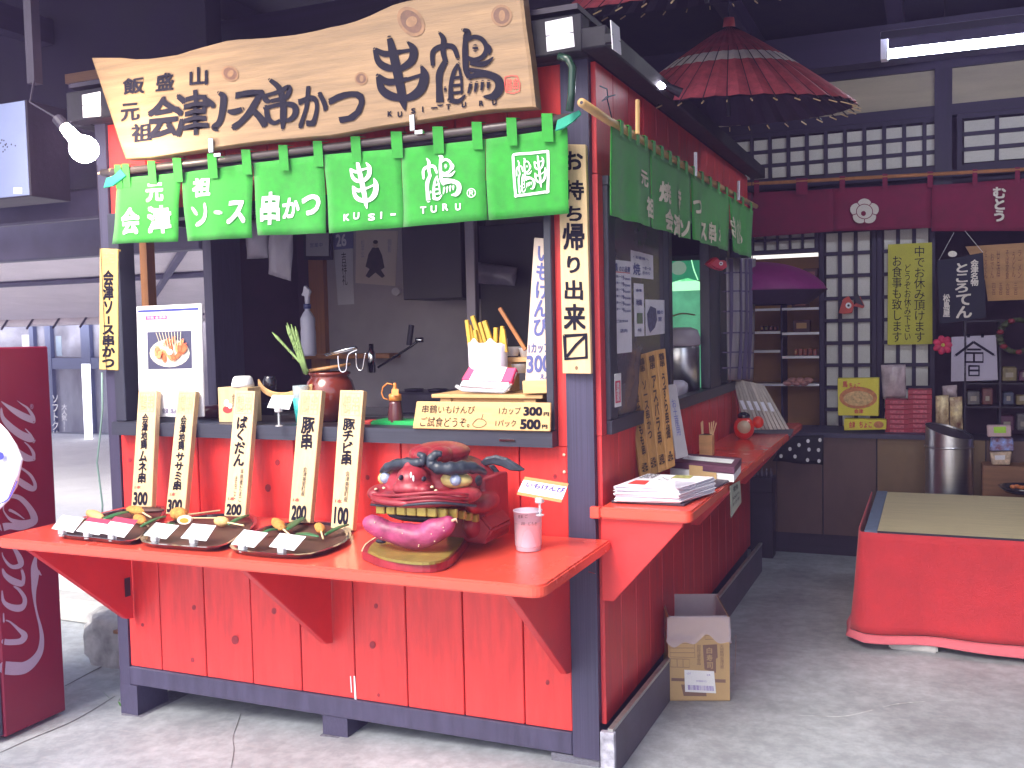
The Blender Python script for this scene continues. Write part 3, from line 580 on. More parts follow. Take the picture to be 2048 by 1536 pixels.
strokes(RP, [[(1129, 672, 7), (1172, 669, 7), (1173, 715, 7), (1131, 718, 7), (1129, 672, 7)], [(1133, 714, 6), (1152, 690, 6), (1170, 673, 6)]], INK, t, 'boxed_slash', n=1, off=.002)
disc(RP, 1153, 736, 3, 4, K1, t, 'knot', off=.0006)
# leaning plaques on the front counter
LP = Pl((0, -.17, .82), (0, -.45, .11))
pq = [([(277, 781), (313, 781), (303, 1014), (262, 1014)], 'leaning price plaque, leftmost on the front counter', [('会津地鶏', (.28, .20, .62, .50)), ('ムネ串', (.24, .52, .66, .80))], '300', (.08, .87, .78, .985)),
 ([(356, 781), (391, 782), (369, 1028), (331, 1028)], 'second leaning price plaque from the left, in front of the white menu board', [('会津地鶏', (.30, .20, .64, .48)), ('ササミ串', (.24, .50, .70, .81))], '300', (.05, .88, .82, .985)),
 ([(470, 781), (510, 782), (490, 1034), (448, 1032)], 'leaning price plaque in front of the little box with the doll drawing', [('ばくだん', (.22, .20, .74, .60))], '200', (.08, .90, .80, .99)),
 ([(599, 780), (644, 781), (620, 1046), (577, 1044)], 'leaning price plaque below the brown lidded pot', [('豚串', (.22, .20, .80, .45))], '200', (.10, .87, .78, .985)),
 ([(680, 780), (727, 781), (705, 1062), (661, 1056)], 'rightmost leaning price plaque, beside the lion head', [('豚チビ串', (.22, .20, .74, .54))], '100', (.12, .84, .76, .965))]
for k, (q, lb, tx, pr, pb) in enumerate(pq):
    t = plaque('pale wooden '+lb, LP, q, .028)
    text([(s, sub(q, *b)) for s, b in tx], LP, None, INK, t, vert=True, bold=.03, wob=.015)
    text(pr, LP, sub(q, *pb), INK, t, bold=.04, name='price')
    text('1本', LP, sub(q, .12, pb[1]-.055, .42, pb[1]-.025), INKR, t, bold=.02, name='small_print')
    text('鶴串', LP, sub(q, .16, .03, .84, .17), INKP, t, bold=.0, name='seal_stamp')
    strokes(LP, [[(*bil(q, .12, .02), 1), (*bil(q, .88, .02), 1), (*bil(q, .88, .18), 1), (*bil(q, .12, .18), 1), (*bil(q, .12, .02), 1)]], INKP, t, 'seal_border', n=1)
    if k == 2: text([('半熟煮たまご', sub(q, .60, .62, .76, .88)), ('まるごと', sub(q, .36, .68, .50, .86))], LP, None, INK, t, vert=True, bold=0, name='small_print')
    if k == 3: text('会津美里町産', LP, sub(q, .46, .58, .64, .80), INK, t, vert=True, bold=0, name='small_print')
    if k == 4: text('会津美里町産', LP, sub(q, .50, .58, .68, .80), INK, t, vert=True, bold=0, name='small_print')
# upright board inside the window and its block
IP = FR(-.068); iq = [(1068, 475), (1098, 478), (1101, 775), (1051, 762)]
t = plaque('tall weathered board with blue-grey writing standing in the window corner', FR(-.0), [(1068, 475), (1104, 478), (1108, 768), (1050, 762)], .015, mat('weathered pale board', (.66, .52, .42), .6, var=.15, vs=3, stretch=(16, 16, 1.2), bump=.3), group=None)
text('いもけんぴ', FR(0), Qd(1070, 492, 1099, 672, 0, -.05), INKB, t, vert=True, bold=.03)
text([('1カップ', Qd(1057, 685, 1100, 706, -.05)), ('300', Qd(1053, 710, 1101, 745, -.05)), ('えん', Qd(1080, 748, 1100, 758))], FR(0), None, INKB, t, bold=.03, name='price')
t = thing('wood_block', 'small pale wooden block under the tall weathered board', 'wooden block', FR(.0)(1060, 786)); slab(FR(-.012), [(1044, 762), (1102, 760), (1102, 786), (1046, 788)], .05, 'block', PINEX, t, bev=.002)
wq = [(833, 803), (1101, 806), (1100, 863), (825, 857)]; WP = FR(-.068)
t = plaque('wide pale wooden board with two rows of handwritten prices on the window sill', WP, wq, .012, PINEX, group=None)
text([('串鶴', sub(wq, .05, .12, .16, .42)), ('いもけんぴ', sub(wq, .17, .14, .44, .42)), ('ご試食どうぞ。', sub(wq, .05, .56, .41, .92)), ('1カップ', sub(wq, .62, .16, .78, .42)), ('1パック', sub(wq, .60, .62, .75, .86))], WP, None, INK, t, bold=.01)
text([('300', sub(wq, .80, .14, .94, .46)), ('円', sub(wq, .95, .32, .99, .46)), ('500', sub(wq, .78, .58, .93, .94)), ('円', sub(wq, .94, .76, .98, .90))], WP, None, INK, t, bold=.05, name='price')
strokes(WP, [[(945, 848, 1), (955, 838, 1), (968, 840, 1), (972, 848, 1), (960, 855, 1), (948, 853, 1), (945, 848, 1)], [(963, 838, 1), (966, 828, 1)]], INK, t, 'potato_drawing')
# ================================================================ FOOD DISPLAY ON THE COUNTER
LAC = BLACKP; DISH = mat('oiled brown wood tray', (.08, .032, .022), .55, var=.35, vs=3, stretch=(3, 12, 3), coat=0, bump=.1)
LEAF = mat('dark bamboo leaf', (.03, .13, .045), .4, var=.25, vs=8, bump=.2); FRY = mat('fried breadcrumb crust', (.62, .27, .06), .8, var=.35, vs=70, bump=1.0, bs=260)
STK = mat('pale skewer stick', (.80, .62, .35), .6, var=.1); CH = GZ(CT)
def gp(x, y, h): return GZ(CT+h)(x, y)
def tray(label, poly, inner):
    t = thing('food_tray', label, 'tray', gp(*poly[0], 0), 'black food trays on the front counter')
    P = [gp(x, y, .018) for x, y in poly]; c0 = sum(P, Vector())/len(P)
    lo = [c0+(p-c0)*.93-Vector((0, 0, .0165)) for p in P]; ins = [c0+(p-c0)*.94 for p in P]; dn = [c0+(p-c0)*.90-Vector((0, 0, .008)) for p in P]
    n = len(P); m = MB(); m.v = lo+P+ins+dn
    m.f = [list(reversed(range(n)))]+[[i, (i+1) % n, n+(i+1) % n, n+i] for i in range(n)]+[[n+i, n+(i+1) % n, 2*n+(i+1) % n, 2*n+i] for i in range(n)]+[[2*n+i, 2*n+(i+1) % n, 3*n+(i+1) % n, 3*n+i] for i in range(n)]
    m.build('rim', LAC, t); MB().poly([p+Vector((0, 0, .0005)) for p in dn]).build('tray_floor', DISH, t); return t
def smooth_poly(p): return [(x, y) for x, y, _ in cr([(x, y, 0) for x, y in p+[p[0]]], 3)][:-1]
tray('black lacquer tray, leftmost on the counter, with three paper cards along its front', smooth_poly([(124, 1052), (190, 1030), (270, 1014), (328, 1012), (322, 1036), (292, 1066), (262, 1082), (190, 1076), (118, 1068)]), 0)
tray('middle lacquer tray holding the halved egg and one pale skewered cutlet', smooth_poly([(290, 1062), (360, 1036), (440, 1026), (505, 1028), (512, 1048), (480, 1072), (436, 1094), (360, 1092), (284, 1084)]), 0)
tray('rightmost lacquer tray next to the lion head, with two cards and two small cutlets', smooth_poly([(466, 1082), (530, 1052), (600, 1042), (680, 1046), (702, 1062), (690, 1084), (622, 1108), (540, 1108), (464, 1098)]), 0)
def cutlet(label, a, b, r, st=None, h=.028, m=FRY):
    A, B = gp(*a, h), gp(*b, h); t = thing('skewered_cutlet', label, 'food skewer', (A.x, A.y, CT), 'fried skewers shown on the trays'); d = (B-A); q = Vector((1, 0, 0)).rotation_difference(d)
    r *= 1.25; MB().ell((A+B)/2, d.length/2+r*.5, r, r*.85, 18, 12, q.to_matrix(), amp=.16, fr=5).build('crust', m, t, smooth=True)
    if st: MB().tube([gp(*st[0], h), gp(*st[1], h-.006)], .0032, 6).build('stick', STK, t)
    return t
FRY2 = mat('pale fried crust', (.78, .50, .20), .8, var=.25, vs=70, bump=.8, bs=260)
cutlet('long pale brown cutlet lying behind the first white card', (176, 1024), (204, 1036), .016, m=FRY2)
cutlet('dark brown cutlet with its stick pointing right at the back of the left tray', (258, 1018), (286, 1024), .017, ((280, 1022), (302, 1035)), .040)
cutlet('brown cutlet at the right edge of the left tray under the dark cutlet', (272, 1034), (288, 1044), .016, ((284, 1040), (296, 1052)), .030)
cutlet('small golden oval cutlet with its stick down right on the right tray', (548, 1040), (566, 1058), .016, ((566, 1058), (580, 1070)), .034)
cutlet('smallest round cutlet, rightmost on the trays', (636, 1050), (644, 1062), .014, ((642, 1062), (646, 1077)), .034)
cutlet('pale oval cutlet with a long stick on the middle tray', (434, 1042), (452, 1044), .017, ((450, 1044), (488, 1051)), .034, FRY2)
eg = cutlet('fried egg ball cut open to show its white and yolk on the middle tray', (350, 1026), (366, 1030), .024, ((372, 1030), (440, 1021)), .040)
MB().tube([gp(380, 1036, .04), gp(432, 1036, .036)], .003, 6).build('stick', STK, eg)
ep = FR(gp(368, 1040, .04).y-.030); disc(ep, 368, 1040, 14, 9, mat('egg white', (.85, .74, .62), .4, var=.05), eg, 'egg_white', th=.01); disc(ep, 368, 1041, 9, 5, mat('egg yolk', (.80, .33, .05), .4, var=.1), eg, 'yolk', off=.002, th=.004)
def leaf(lb, a, b, wd, h=.03):
    A, B = gp(*a, h), gp(*b, h+.006); d = B-A; s = Vector((-d.y, d.x, 0)).normalized()*wd; n = 10
    m = MB().grid(lambda u, v: A+d*u+s*(v-.5)*2*math.sin(math.pi*min(1, u*.9+.1))**.8+Vector((0, 0, .008*math.sin(u*3)-.012*abs(v-.5))), n, 4)
    t = m.build('bamboo_leaf', LEAF, smooth=True, loc=(A.x, A.y, CT)); md = t.modifiers.new('s', 'SOLIDIFY'); md.thickness = .001
    tagp(t, lb, 'leaf', 'bamboo leaves on the food trays')
leaf('green leaf between the two upper cutlets of the left tray', (205, 1036), (262, 1022), .022)
leaf('green leaf at the right rim of the left tray', (280, 1052), (332, 1032), .012)
leaf('green leaf to the left of the halved egg', (312, 1058), (350, 1046), .014)
leaf('green leaf right of the pale cutlet on the middle tray', (455, 1048), (498, 1030), .016)
leaf('green leaf standing behind the golden cutlet of the right tray', (572, 1058), (612, 1032), .020, .035)
leaf('green leaf lying left of the golden cutlet on the right tray', (520, 1066), (556, 1058), .012)
leaf('green leaf between the smallest cutlet and the tray end', (648, 1068), (698, 1048), .014)
leaf('green leaf to the left of the smallest cutlet', (592, 1066), (638, 1072), .018)
# dark leaf-shaped dish at the back of left tray
dd = thing('leaf_dish', 'small dark leaf-shaped dish at the back of the left tray', 'dish', gp(300, 1020, .03)); A = gp(300, 1020, .045)
MB().ell(A, .062, .022, .010, 18, 10, Matrix.Rotation(.2, 3, 'Z')).build('dish', DISH, dd, smooth=True)
CLIP = mat('clear clip plastic', (.82, .84, .88), .15, var=0, bump=0, trans=.5)
def card(label, q, red=False, pl=None, stem=True, hdr=None, base=None, grp='paper cards on the food trays'):
    b = gp((q[2][0]+q[3][0])/2, (q[2][1]+q[3][1])/2, .030); pl = pl or Pl(b, (0, -.62, .78))
    t = thing('price_card', label, 'card', b, grp); slab(pl, q, .0015, 'card', PAPER, t)
    if red: flat(pl, sub(q, 0, 0, 1, .28), mat('red header', (.55, .03, .08), .6, var=.05), t, 'header', off=.0008)
    if stem:
        c = pl(*bil(q, .52, 1.0)); cl = MB().box(c.x-.013, c.x+.013, c.y-.012, c.y+.01, c.z-.014, c.z+.004).build('clip', CLIP, t, bev=.003)
        MB().tube([c+Vector((0, 0, -.012)), Vector((c.x, c.y, CT+.012 if not base else base))], .004, 8).lathe([(.014, 0), (.014, .004), (.003, .006)], (c.x, c.y, (CT+.011 if not base else base)), 12).build('clip_stem', CLIP, t)
    return t, pl
card('blank white paper card, leftmost of the cards on the left tray', [(125, 1030), (168, 1036), (146, 1065), (103, 1057)])
card('paper card with a red header, second from the left on the left tray', [(178, 1034), (222, 1040), (198, 1070), (152, 1062)], True)
card('paper card with a red header at the right end of the left tray', [(230, 1033), (276, 1040), (248, 1075), (200, 1066)], True)
card('plain white card at the left of the middle tray', [(312, 1045), (358, 1051), (332, 1078), (287, 1070)])
card('white card below the pale cutlet of the middle tray', [(385, 1047), (432, 1051), (412, 1082), (361, 1076)])
card('plain white card at the left of the right tray', [(488, 1059), (536, 1066), (508, 1095), (462, 1088)])
card('white card at the front of the right tray under the golden cutlet', [(560, 1066), (612, 1073), (588, 1101), (538, 1093)])
cp = Pl(FR(-.075)(560, 806), (0, -.9, .35))
card('white card standing on a clip on the window sill between two plaques', [(545, 790), (588, 791), (578, 819), (534, 815)], pl=cp, base=1.187, grp='paper cards')

# ================================================================ LION HEAD
HR = mat('dull lacquer red', (.27, .022, .035), .42, var=.35, vs=9, bump=.35, bs=30, coat=.08); HN = mat('dark slate blue paint', (.028, .036, .055), .4, var=.35, vs=25, bump=.5, bs=60)
lion = thing('lion_head', 'red lacquered wooden lion dance head with dark brows and gilt teeth, biting a sweet potato', 'lion mask', (-.45, -.35, CT))
def rem(o, vox=.006, sm=6, dec=None):
    m = o.modifiers.new('r', 'REMESH'); m.mode = 'VOXEL'; m.voxel_size = vox; m.use_smooth_shade = True
    s = o.modifiers.new('s', 'SMOOTH'); s.iterations = sm; s.factor = .5; return o
def L(px, py, y, off=0): return FR(y)(px, py, off)
def ball(m, px, py, y, rx, ry, rz, rot=None): m.ell(L(px, py, y), rx, ry, rz, 20, 14, rot)
m = MB()
ball(m, 868, 962, -.29, .172, .165, .096)          # face and cranium
ball(m, 918, 970, -.20, .130, .13, .105)
m.box(-.44, -.292, -.28, -.085, .835, 1.05)        # rear block
ball(m, 850, 992, -.40, .170, .135, .034); ball(m, 836, 996, -.43, .165, .115, .026)   # muzzle
ball(m, 826, 958, -.46, .052, .062, .046); ball(m, 826, 974, -.47, .066, .060, .030)   # nose wedge
ball(m, 803, 976, -.49, .028, .035, .020); ball(m, 852, 978, -.49, .028, .035, .020); ball(m, 828, 932, -.43, .026, .05, .030)
ball(m, 850, 912, -.38, .034, .05, .030); ball(m, 882, 910, -.37, .034, .05, .030); ball(m, 880, 904, -.28, .10, .12, .035)
ball(m, 762, 984, -.42, .040, .06, .026); ball(m, 930, 990, -.40, .050, .07, .026)
ball(m, 965, 1005, -.28, .045, .10, .035); ball(m, 958, 1045, -.24, .045, .09, .055)
rem(m.build('head_shell', HR, lion, smooth=True), .0042, 7)
for y0 in (988, 996, 1004):
    MB().tube([L(x, y0+3*math.sin((x-738)*.035), -.548+.12*((x-836)/115)**2+.004*(y0-988)/8) for x in range(744, 948, 12)], .0052, 8).build('lip_ridge', HR, lion, smooth=True)
gilt = mat('dull gilt lip', (.36, .24, .09), .4, metal=.3, var=.3, vs=20, bump=.3)
MB().tube([L(x, 1009+3*math.sin((x-738)*.035), -.545+.12*((x-836)/115)**2) for x in range(742, 962, 10)], .0040, 8).build('lip_line', HN, lion, smooth=True)
CHIP = mat('chipped pale gilt', (.70, .55, .35), .5, var=.4, vs=60, bump=.5)
for (x, y) in ((752, 978), (768, 976), (800, 958), (872, 981), (812, 990), (846, 994), (864, 974)):
    MB().ell(L(x, y, -.535+.12*((x-836)/115)**2), .006, .006, .004, 8, 6, amp=.3).build('chip', CHIP, lion, smooth=True)
for (x, y) in ((802, 955), (848, 958)): MB().ell(L(x, y, -.522), .0065, .012, .0085, 12, 8).build('nostril', BLKD, lion, smooth=True)
for (x, y) in ((822, 950), (827, 957)): MB().ell(L(x, y, -.527), .0035, .004, .010, 8, 6).build('nose_mark', INKW, lion, smooth=True)
# eyes
EYW = mat('gilt eye', (.62, .50, .20), .35, metal=.2, var=.2, vs=20, bump=.2); EYB = mat('blue grey iris', (.26, .31, .45), .3, var=.1)
for (x, y, yy, rx, ix) in ((912, 960, -.395, .056, -.002), (777, 956, -.375, .034, -.012)):
    e = MB().ell(L(x, y, yy), rx, .038, .027, 20, 14).build('eye', EYW, lion, smooth=True)
    c = L(x+ix*500, y, yy-.032); MB().ell(c, .020, .012, .019, 16, 10).build('iris', EYB, e, smooth=True); MB().ell(c+Vector((0, -.008, 0)), .011, .006, .011, 12, 8).build('pupil', mat('pupil', (.36, .42, .60), .3), e, smooth=True)
bk_ = MB().ell(L(955, 962, -.29), .014, .03, .020, 14, 10).build('rear_eye', HN, lion, smooth=True)
# brows
for P, nm in (([(884, 908, .008), (874, 908, .013), (864, 916, .016), (864, 927, .018), (878, 936, .020), (905, 937, .021), (930, 935, .021), (952, 937, .017), (972, 946, .007)], 'r'),
              ([(836, 908, .007), (845, 912, .012), (846, 922, .014), (834, 926, .015), (812, 926, .017), (790, 929, .017), (772, 936, .014), (762, 944, .006)], 'l')):
    Q_ = cr(P, 4); MB().tube([L(x, y, (-.462+.10*((x-850)/110)**2)) for x, y, r in Q_], [r*(1+.10*math.sin(i*1.7)) for i, (_, _, r) in enumerate(Q_)], 10).build('eyebrow', HN, lion, smooth=True)
# ear
ear = [(958, 926), (970, 916), (990, 912), (1012, 918), (1032, 930), (1050, 942), (1036, 944), (1018, 942), (1002, 934), (984, 930), (966, 934)]
MB().prism([L(x, y, -.20+.0003*(x-960)) for x, y in ear], (0, .016, .004)).build('ear', HN, lion, bev=.005)
# side hair panel + rear edge
slab(FR(-.12), [(958, 935), (984, 930), (996, 945), (996, 985), (990, 1015), (980, 1025), (974, 1010), (972, 960)], .02, 'side_panel', HN, lion, bev=.004)
# teeth
TG = BRASS
for i in range(8):
    x = 760+i*20.5; c = L(x, 1019+1.2*i, -.515+.12*((x-830)/115)**2); MB().box(c.x-.0168, c.x+.0168, c.y, c.y+.014, c.z-.015, c.z+.014).build('tooth', TG, lion, bev=.003)
for i in range(3):
    c = L(922+i*13, 1031+3*i, -.42+.05*i); MB().box(c.x-.011, c.x+.011, c.y, c.y+.02, c.z-.013, c.z+.013).build('tooth', TG, lion, bev=.003)
# lower jaw
jaw = [(724, 1102), (732, 1088), (755, 1074), (785, 1066), (900, 1066), (935, 1052), (948, 1040), (938, 1072), (918, 1100), (895, 1120), (860, 1128), (810, 1126), (760, 1117)]
jp = lambda k, h: [(lambda p, c: c+(p-c)*k)(gp(x, y, h), gp(840, 1096, h)) for x, y in smooth_poly(jaw)]
MB().prism(jp(1, .028), (0, 0, -.027)).build('lower_jaw', HR, lion, bev=.007, seg=2)
for v_ in ():
    pass
j2 = MB().prism(jp(.90, .036), (0, 0, -.009)).build('jaw_plate', mat('olive gilt plate', (.26, .20, .05), .42, metal=.25, var=.3, vs=15, bump=.3), lion, bev=.006, seg=2)
rimp = jp(.985, .016); MB().tube(rimp+[rimp[0]], .0045, 6, cap=False).build('jaw_rim', CHIP, lion, smooth=True)
MB().prism([L(x, y, -.30) for x, y in [(905, 1030), (960, 1030), (985, 1060), (975, 1078), (940, 1086), (930, 1060)]], (0, .17, 0)).build('cheek_hinge', HR, lion, bev=.008, seg=2)
MB().ell(L(762, 1082, -.47, 0), .02, .012, .008, 10, 8).build('jaw_gap', BLKD, lion, smooth=True)
MB().ell(L(850, 1028, -.36), .135, .09, .022, 20, 10).build('mouth_cavity', BLKD, lion, smooth=True)
# sweet potato
SPM = mat('purple pink potato skin', (.20, .018, .07), .45, var=.35, vs=14, bump=.5, bs=45, col2=(.36, .05, .14))
pot = thing('sweet_potato', 'big purplish pink sweet potato held in the lion head mouth', 'sweet potato', (-.5, -.48, CT+.03))
PP = [(729, 1040, .010), (738, 1044, .025), (755, 1052, .031), (785, 1064, .034), (820, 1072, .039), (855, 1068, .040), (885, 1054, .034), (902, 1044, .020), (908, 1040, .007)]
rr_ = cr(PP, 4); o = MB(); o.tube([L(x, y, -.53+.0002*(x-729)) for x, y, r in rr_], [r for _, _, r in rr_], 20)
for i, v in enumerate(o.v): o.v[i] = v+Vector((noise.noise(v*22), noise.noise(v*22+Vector((5, 0, 0))), noise.noise(v*22+Vector((0, 5, 0)))))*.006
o.build('skin', SPM, pot, smooth=True)
MB().tube([L(904, 1042, -.50), L(912, 1038, -.50), L(915, 1046, -.50)], [.006, .004, .001], 6).build('root_tip', mat('pale root fibre', (.65, .42, .30), .7), pot, smooth=True)
for k in range(16):
    a = random.random(); i = int(a*(len(rr_)-6))+3; x, y, r = rr_[i]; MB().ell(L(x+random.uniform(-4, 4), y+random.uniform(-6, 22), -.53+.0002*(x-729)-r*.9), .0022, .002, .0018, 6, 4).build('skin_speck', CHIP, pot)

# ================================================================ PLASTIC CUP + CARD
cup = thing('plastic_cup', 'frosted plastic cup with a wire inside, at the right end of the front counter', 'cup', (-.16, -.235, CT))
CUPM = mat('frosted cup plastic', (.80, .72, .86), .35, var=.03, bump=0, trans=.35, alpha=.86)
MB().lathe([(.0, .002), (.040, .002), (.041, .004), (.047, .130), (.0485, .130), (.0485, .133), (.046, .133), (.044, .02), (.038, .006), (0, .006)], (-.16, -.235, CT), 28).build('cup', CUPM, cup, smooth=True)
text([('見本', Qd(1036, 1030, 1046, 1037)), ('ご', Qd(1050, 1029, 1056, 1036)), ('試食', Qd(1042, 1044, 1050, 1051)), ('どうぞ', Qd(1056, 1044, 1074, 1051))], FR(-.290), None, INK, cup, bold=0, name='small_print')
cq = [(1050, 953), (1137, 967), (1122, 1005), (1033, 989)]; cp2 = Pl(L(1080, 985, -.24), (.05, -.8, .45))
t, _ = card('orange-edged card reading imokenpi, clipped above the frosted cup', cq, pl=cp2, base=CT+.120, grp='paper cards')
ORG_ = mat('orange print', (.80, .20, .05), .6, var=.15, vs=50)
flat(cp2, sub(cq, 0, 0, 1, .18), ORG_, t, 'orange_border', off=.0008); flat(cp2, sub(cq, 0, .84, 1, 1), ORG_, t, 'orange_border', off=.0008)
text([('いもけんぴ', sub(cq, .10, .24, .97, .52))], cp2, None, mat('violet ink', (.08, .02, .25), .6), t, bold=.03, off=.002); text([('1カップ300', sub(cq, .55, .58, .85, .70))], cp2, None, INKR, t, bold=0, off=.002, name='small_print')
# ================================================================ LEFT SIDE: vending machine, canopy, far shop front, stones
MX = SD(-2.46); VR = mat('burgundy machine side', (.22, .006, .032), .42, var=.06, vs=3, bump=.05, bs=200)
ven = thing('vending_machine', 'burgundy drinks vending machine side with big silver script lettering at the left edge', 'vending machine', (-2.7, -.2, -.115))
MB().box(-3.3, -2.46, -.372, -.062, -.10, 1.51).build('body', VR, ven, bev=.006)
MB().box(-3.3, -2.468, -.42, -.374, -.09, 1.50).build('front_panel', mat('dark grey machine front', (.05, .055, .09), .4, var=.1), ven, bev=.004)
SIL = mat('silver lilac script', (.42, .36, .50), .4, var=.04, bump=0)
c1 = lambda S: [[(x/3.07, 600+y/3.07, w_/3.07) for x, y, w_ in s] for s in S]
c2 = lambda S: [[(x/2.865, 1000+y/2.865, w_/2.865) for x, y, w_ in s] for s in S]
strokes(MX, c1([[(8, 622, 4), (30, 640, 14), (75, 672, 30), (130, 706, 40), (180, 730, 40), (205, 745, 26)], [(205, 745, 26), (202, 715, 22), (170, 665, 14), (135, 640, 8), (105, 618, 2)], [(8, 665, 10), (16, 720, 24), (60, 775, 40), (120, 822, 46), (180, 850, 46), (208, 862, 20)],
  [(205, 870, 18), (190, 830, 12), (155, 790, 6)], [(45, 815, 10), (62, 870, 24), (105, 930, 40), (160, 968, 44), (205, 975, 26)], [(206, 978, 20), (205, 940, 20), (180, 900, 12), (150, 872, 6)],
  [(90, 1030, 10), (80, 1060, 18), (105, 1100, 34), (160, 1140, 42), (205, 1160, 30), (215, 1130, 20), (190, 1080, 18), (150, 1045, 14), (112, 1025, 14), (90, 1030, 10)],
  [(150, 1345, 4), (100, 1310, 14), (60, 1290, 16), (62, 1300, 4)], [(20, 1275, 8), (28, 1230, 16), (65, 1205, 24), (120, 1215, 30), (170, 1262, 34), (205, 1320, 42), (205, 1360, 46), (150, 1372, 40), (95, 1362, 30), (55, 1340, 16), (25, 1300, 8), (20, 1275, 8)],
  [(205, 1372, 30), (130, 1395, 36), (60, 1388, 40), (20, 1395, 50)]]), SIL, ven, 'script_lettering')
strokes(MX, c2([[(60, 262, 4), (90, 292, 22), (115, 340, 34), (118, 372, 30), (80, 384, 24), (50, 370, 18), (20, 330, 10), (12, 300, 4)], [(15, 395, 10), (30, 430, 26), (70, 462, 38), (120, 480, 34), (136, 485, 10)], [(125, 400, 14), (135, 440, 20), (132, 480, 20)],
  [(12, 520, 8), (20, 580, 20), (60, 612, 34), (110, 620, 40), (138, 600, 28), (140, 560, 24), (110, 515, 18), (80, 495, 10)], [(20, 650, 8), (22, 700, 10)],
  [(35, 690, 8), (60, 700, 10), (105, 740, 20), (140, 775, 36), (120, 808, 34), (60, 815, 34), (25, 812, 34)],
  [(30, 962, 76), (90, 966, 76), (140, 960, 66), (190, 925, 50), (228, 870, 36), (240, 800, 26), (232, 730, 18), (214, 660, 12), (200, 590, 14), (195, 520, 26), (198, 470, 38), (200, 420, 46), (196, 380, 34), (204, 330, 16), (210, 308, 3)], [(215, 410, 26), (238, 432, 4)]]), SIL, ven, 'script_lettering')
text('®', MX, Qd(60, 808, 67, 818), SIL, ven, bold=0, name='small_print')
bag = thing('white_banner', 'white glossy plastic banner edge with a blue mark overlapping the vending machine', 'banner', (-2.3, -.6, 1))
BY = FR(-.55)
bp_ = [(-40, 842), (-4, 846), (12, 862), (30, 890), (42, 920), (36, 950), (28, 975), (16, 1000), (-6, 1022), (-40, 1030)]
MB().prism([BY(x, y, .01*math.sin(y*.05)) for x, y in bp_], (0, .012, 0)).build('banner', mat('glossy white plastic', (.72, .68, .84), .3, var=.05, bump=.4, bs=14), bag, bev=.004)
disc(BY, 0, 912, 8, 8, mat('blue print', (.06, .06, .45), .5), bag, 'blue_mark', off=.012)
strokes(BY, [[(-2, 1008, 2), (18, 996, 3), (34, 962, 2)]], mat('blue print', (.06, .06, .45)), bag, 'blue_line', off=.012)
# light box above
lb = thing('light_box', 'unlit blue-grey sign box high at the left edge', 'sign box', (-3, -.1, 2.3)); LBP = mat('blue grey acrylic', (.25, .29, .50), .45, var=.05, vs=4, bump=.05)
fy = FR(-.10); tl, br_ = fy(53, 200), fy(58, 390)
MB().box(-3.6, br_.x, -.10, -.094, br_.z, tl.z).build('panel', LBP, lb, bev=.002)
MB().box(-3.61, br_.x+.004, -.0935, .12, br_.z-.004, tl.z+.004).build('case', BLKD, lb, bev=.003)
for _ in range(14): MB().ell(fy(random.gauss(12, 10), random.gauss(292, 8)), .004, .001, .004, 8, 4).build('speck', BLKD, lb)
flat(fy, Qd(27, 375, 44, 387), INKW, lb, 'label_plate', off=.001); text('日本', fy, Qd(30, 377, 41, 385), INK, lb, bold=0, name='small_print')
# canopy frame
can = thing('canopy', 'grey fabric canopy with dark crossed frame tubes seen from below at left', 'canopy', (-6, 2, 2))
CF = mat('grey canopy fabric', (.72, .64, .68), .8, var=.08, vs=2, bump=.15, bs=10); CB = mat('canopy frame', (.07, .06, .12), .5, var=.2)
cz = lambda y: 2.50-(y-3)*.107
MB().poly([(-16, 3, cz(3)), (-3.05, 3, cz(3)), (-3.05, 9, cz(9)), (-16, 9, cz(9))]).build('fabric', CF, can, solid=.004)
MB().box(-12, -2.35, .80, .90, 1.98, 2.20).build('front_beam', CB, can, bev=.01); MB().box(-12, -2.35, .30, .36, 2.10, 2.24).build('front_beam', CB, can, bev=.01)
for y in (5.4,): MB().tube([(-16, y, cz(y)-.04), (-3.1, y, cz(y)-.04)], .035, 6).build('frame_tube', CB, can)
(lambda pa, pb: MB().tube([pa, pb], .04, 6))(Vector((-9.8, 8.2, cz(8.2)-.05)), Vector((-4.3, 3.1, cz(3.1)-.05))).build('frame_tube', CB, can); MB().tube([(-4.2, 3.1, cz(3.1)-.04), (-5.8, 8.8, cz(8.8)-.04)], .03, 6).build('frame_tube', CB, can)
MB().tube([(-16, 8.95, cz(9)-.04), (-3.05, 8.95, cz(9)-.04)], .07, 8).build('rolled_edge', CF, can, smooth=True)
for i in range(22): MB().tube([(-16+.6*i, 8.86, cz(9)-.15), (-15.85+.6*i, 8.88, cz(9)+.03)], .018, 5).build('lacing', BLKD, can)
# upper left dark mass: neighbour roof
nb = thing('neighbour_roof', 'dark navy roof underside with a brown rafter filling the upper left corner', 'roof', (-6, 3, 3))
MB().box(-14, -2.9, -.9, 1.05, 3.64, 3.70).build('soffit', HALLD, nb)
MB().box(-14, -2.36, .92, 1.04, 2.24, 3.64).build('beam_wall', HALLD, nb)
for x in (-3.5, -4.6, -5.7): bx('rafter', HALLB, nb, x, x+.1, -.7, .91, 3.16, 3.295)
bx('brace', WOODB, nb, -3.3, -2.5, .88, .94, 2.93, 2.98)
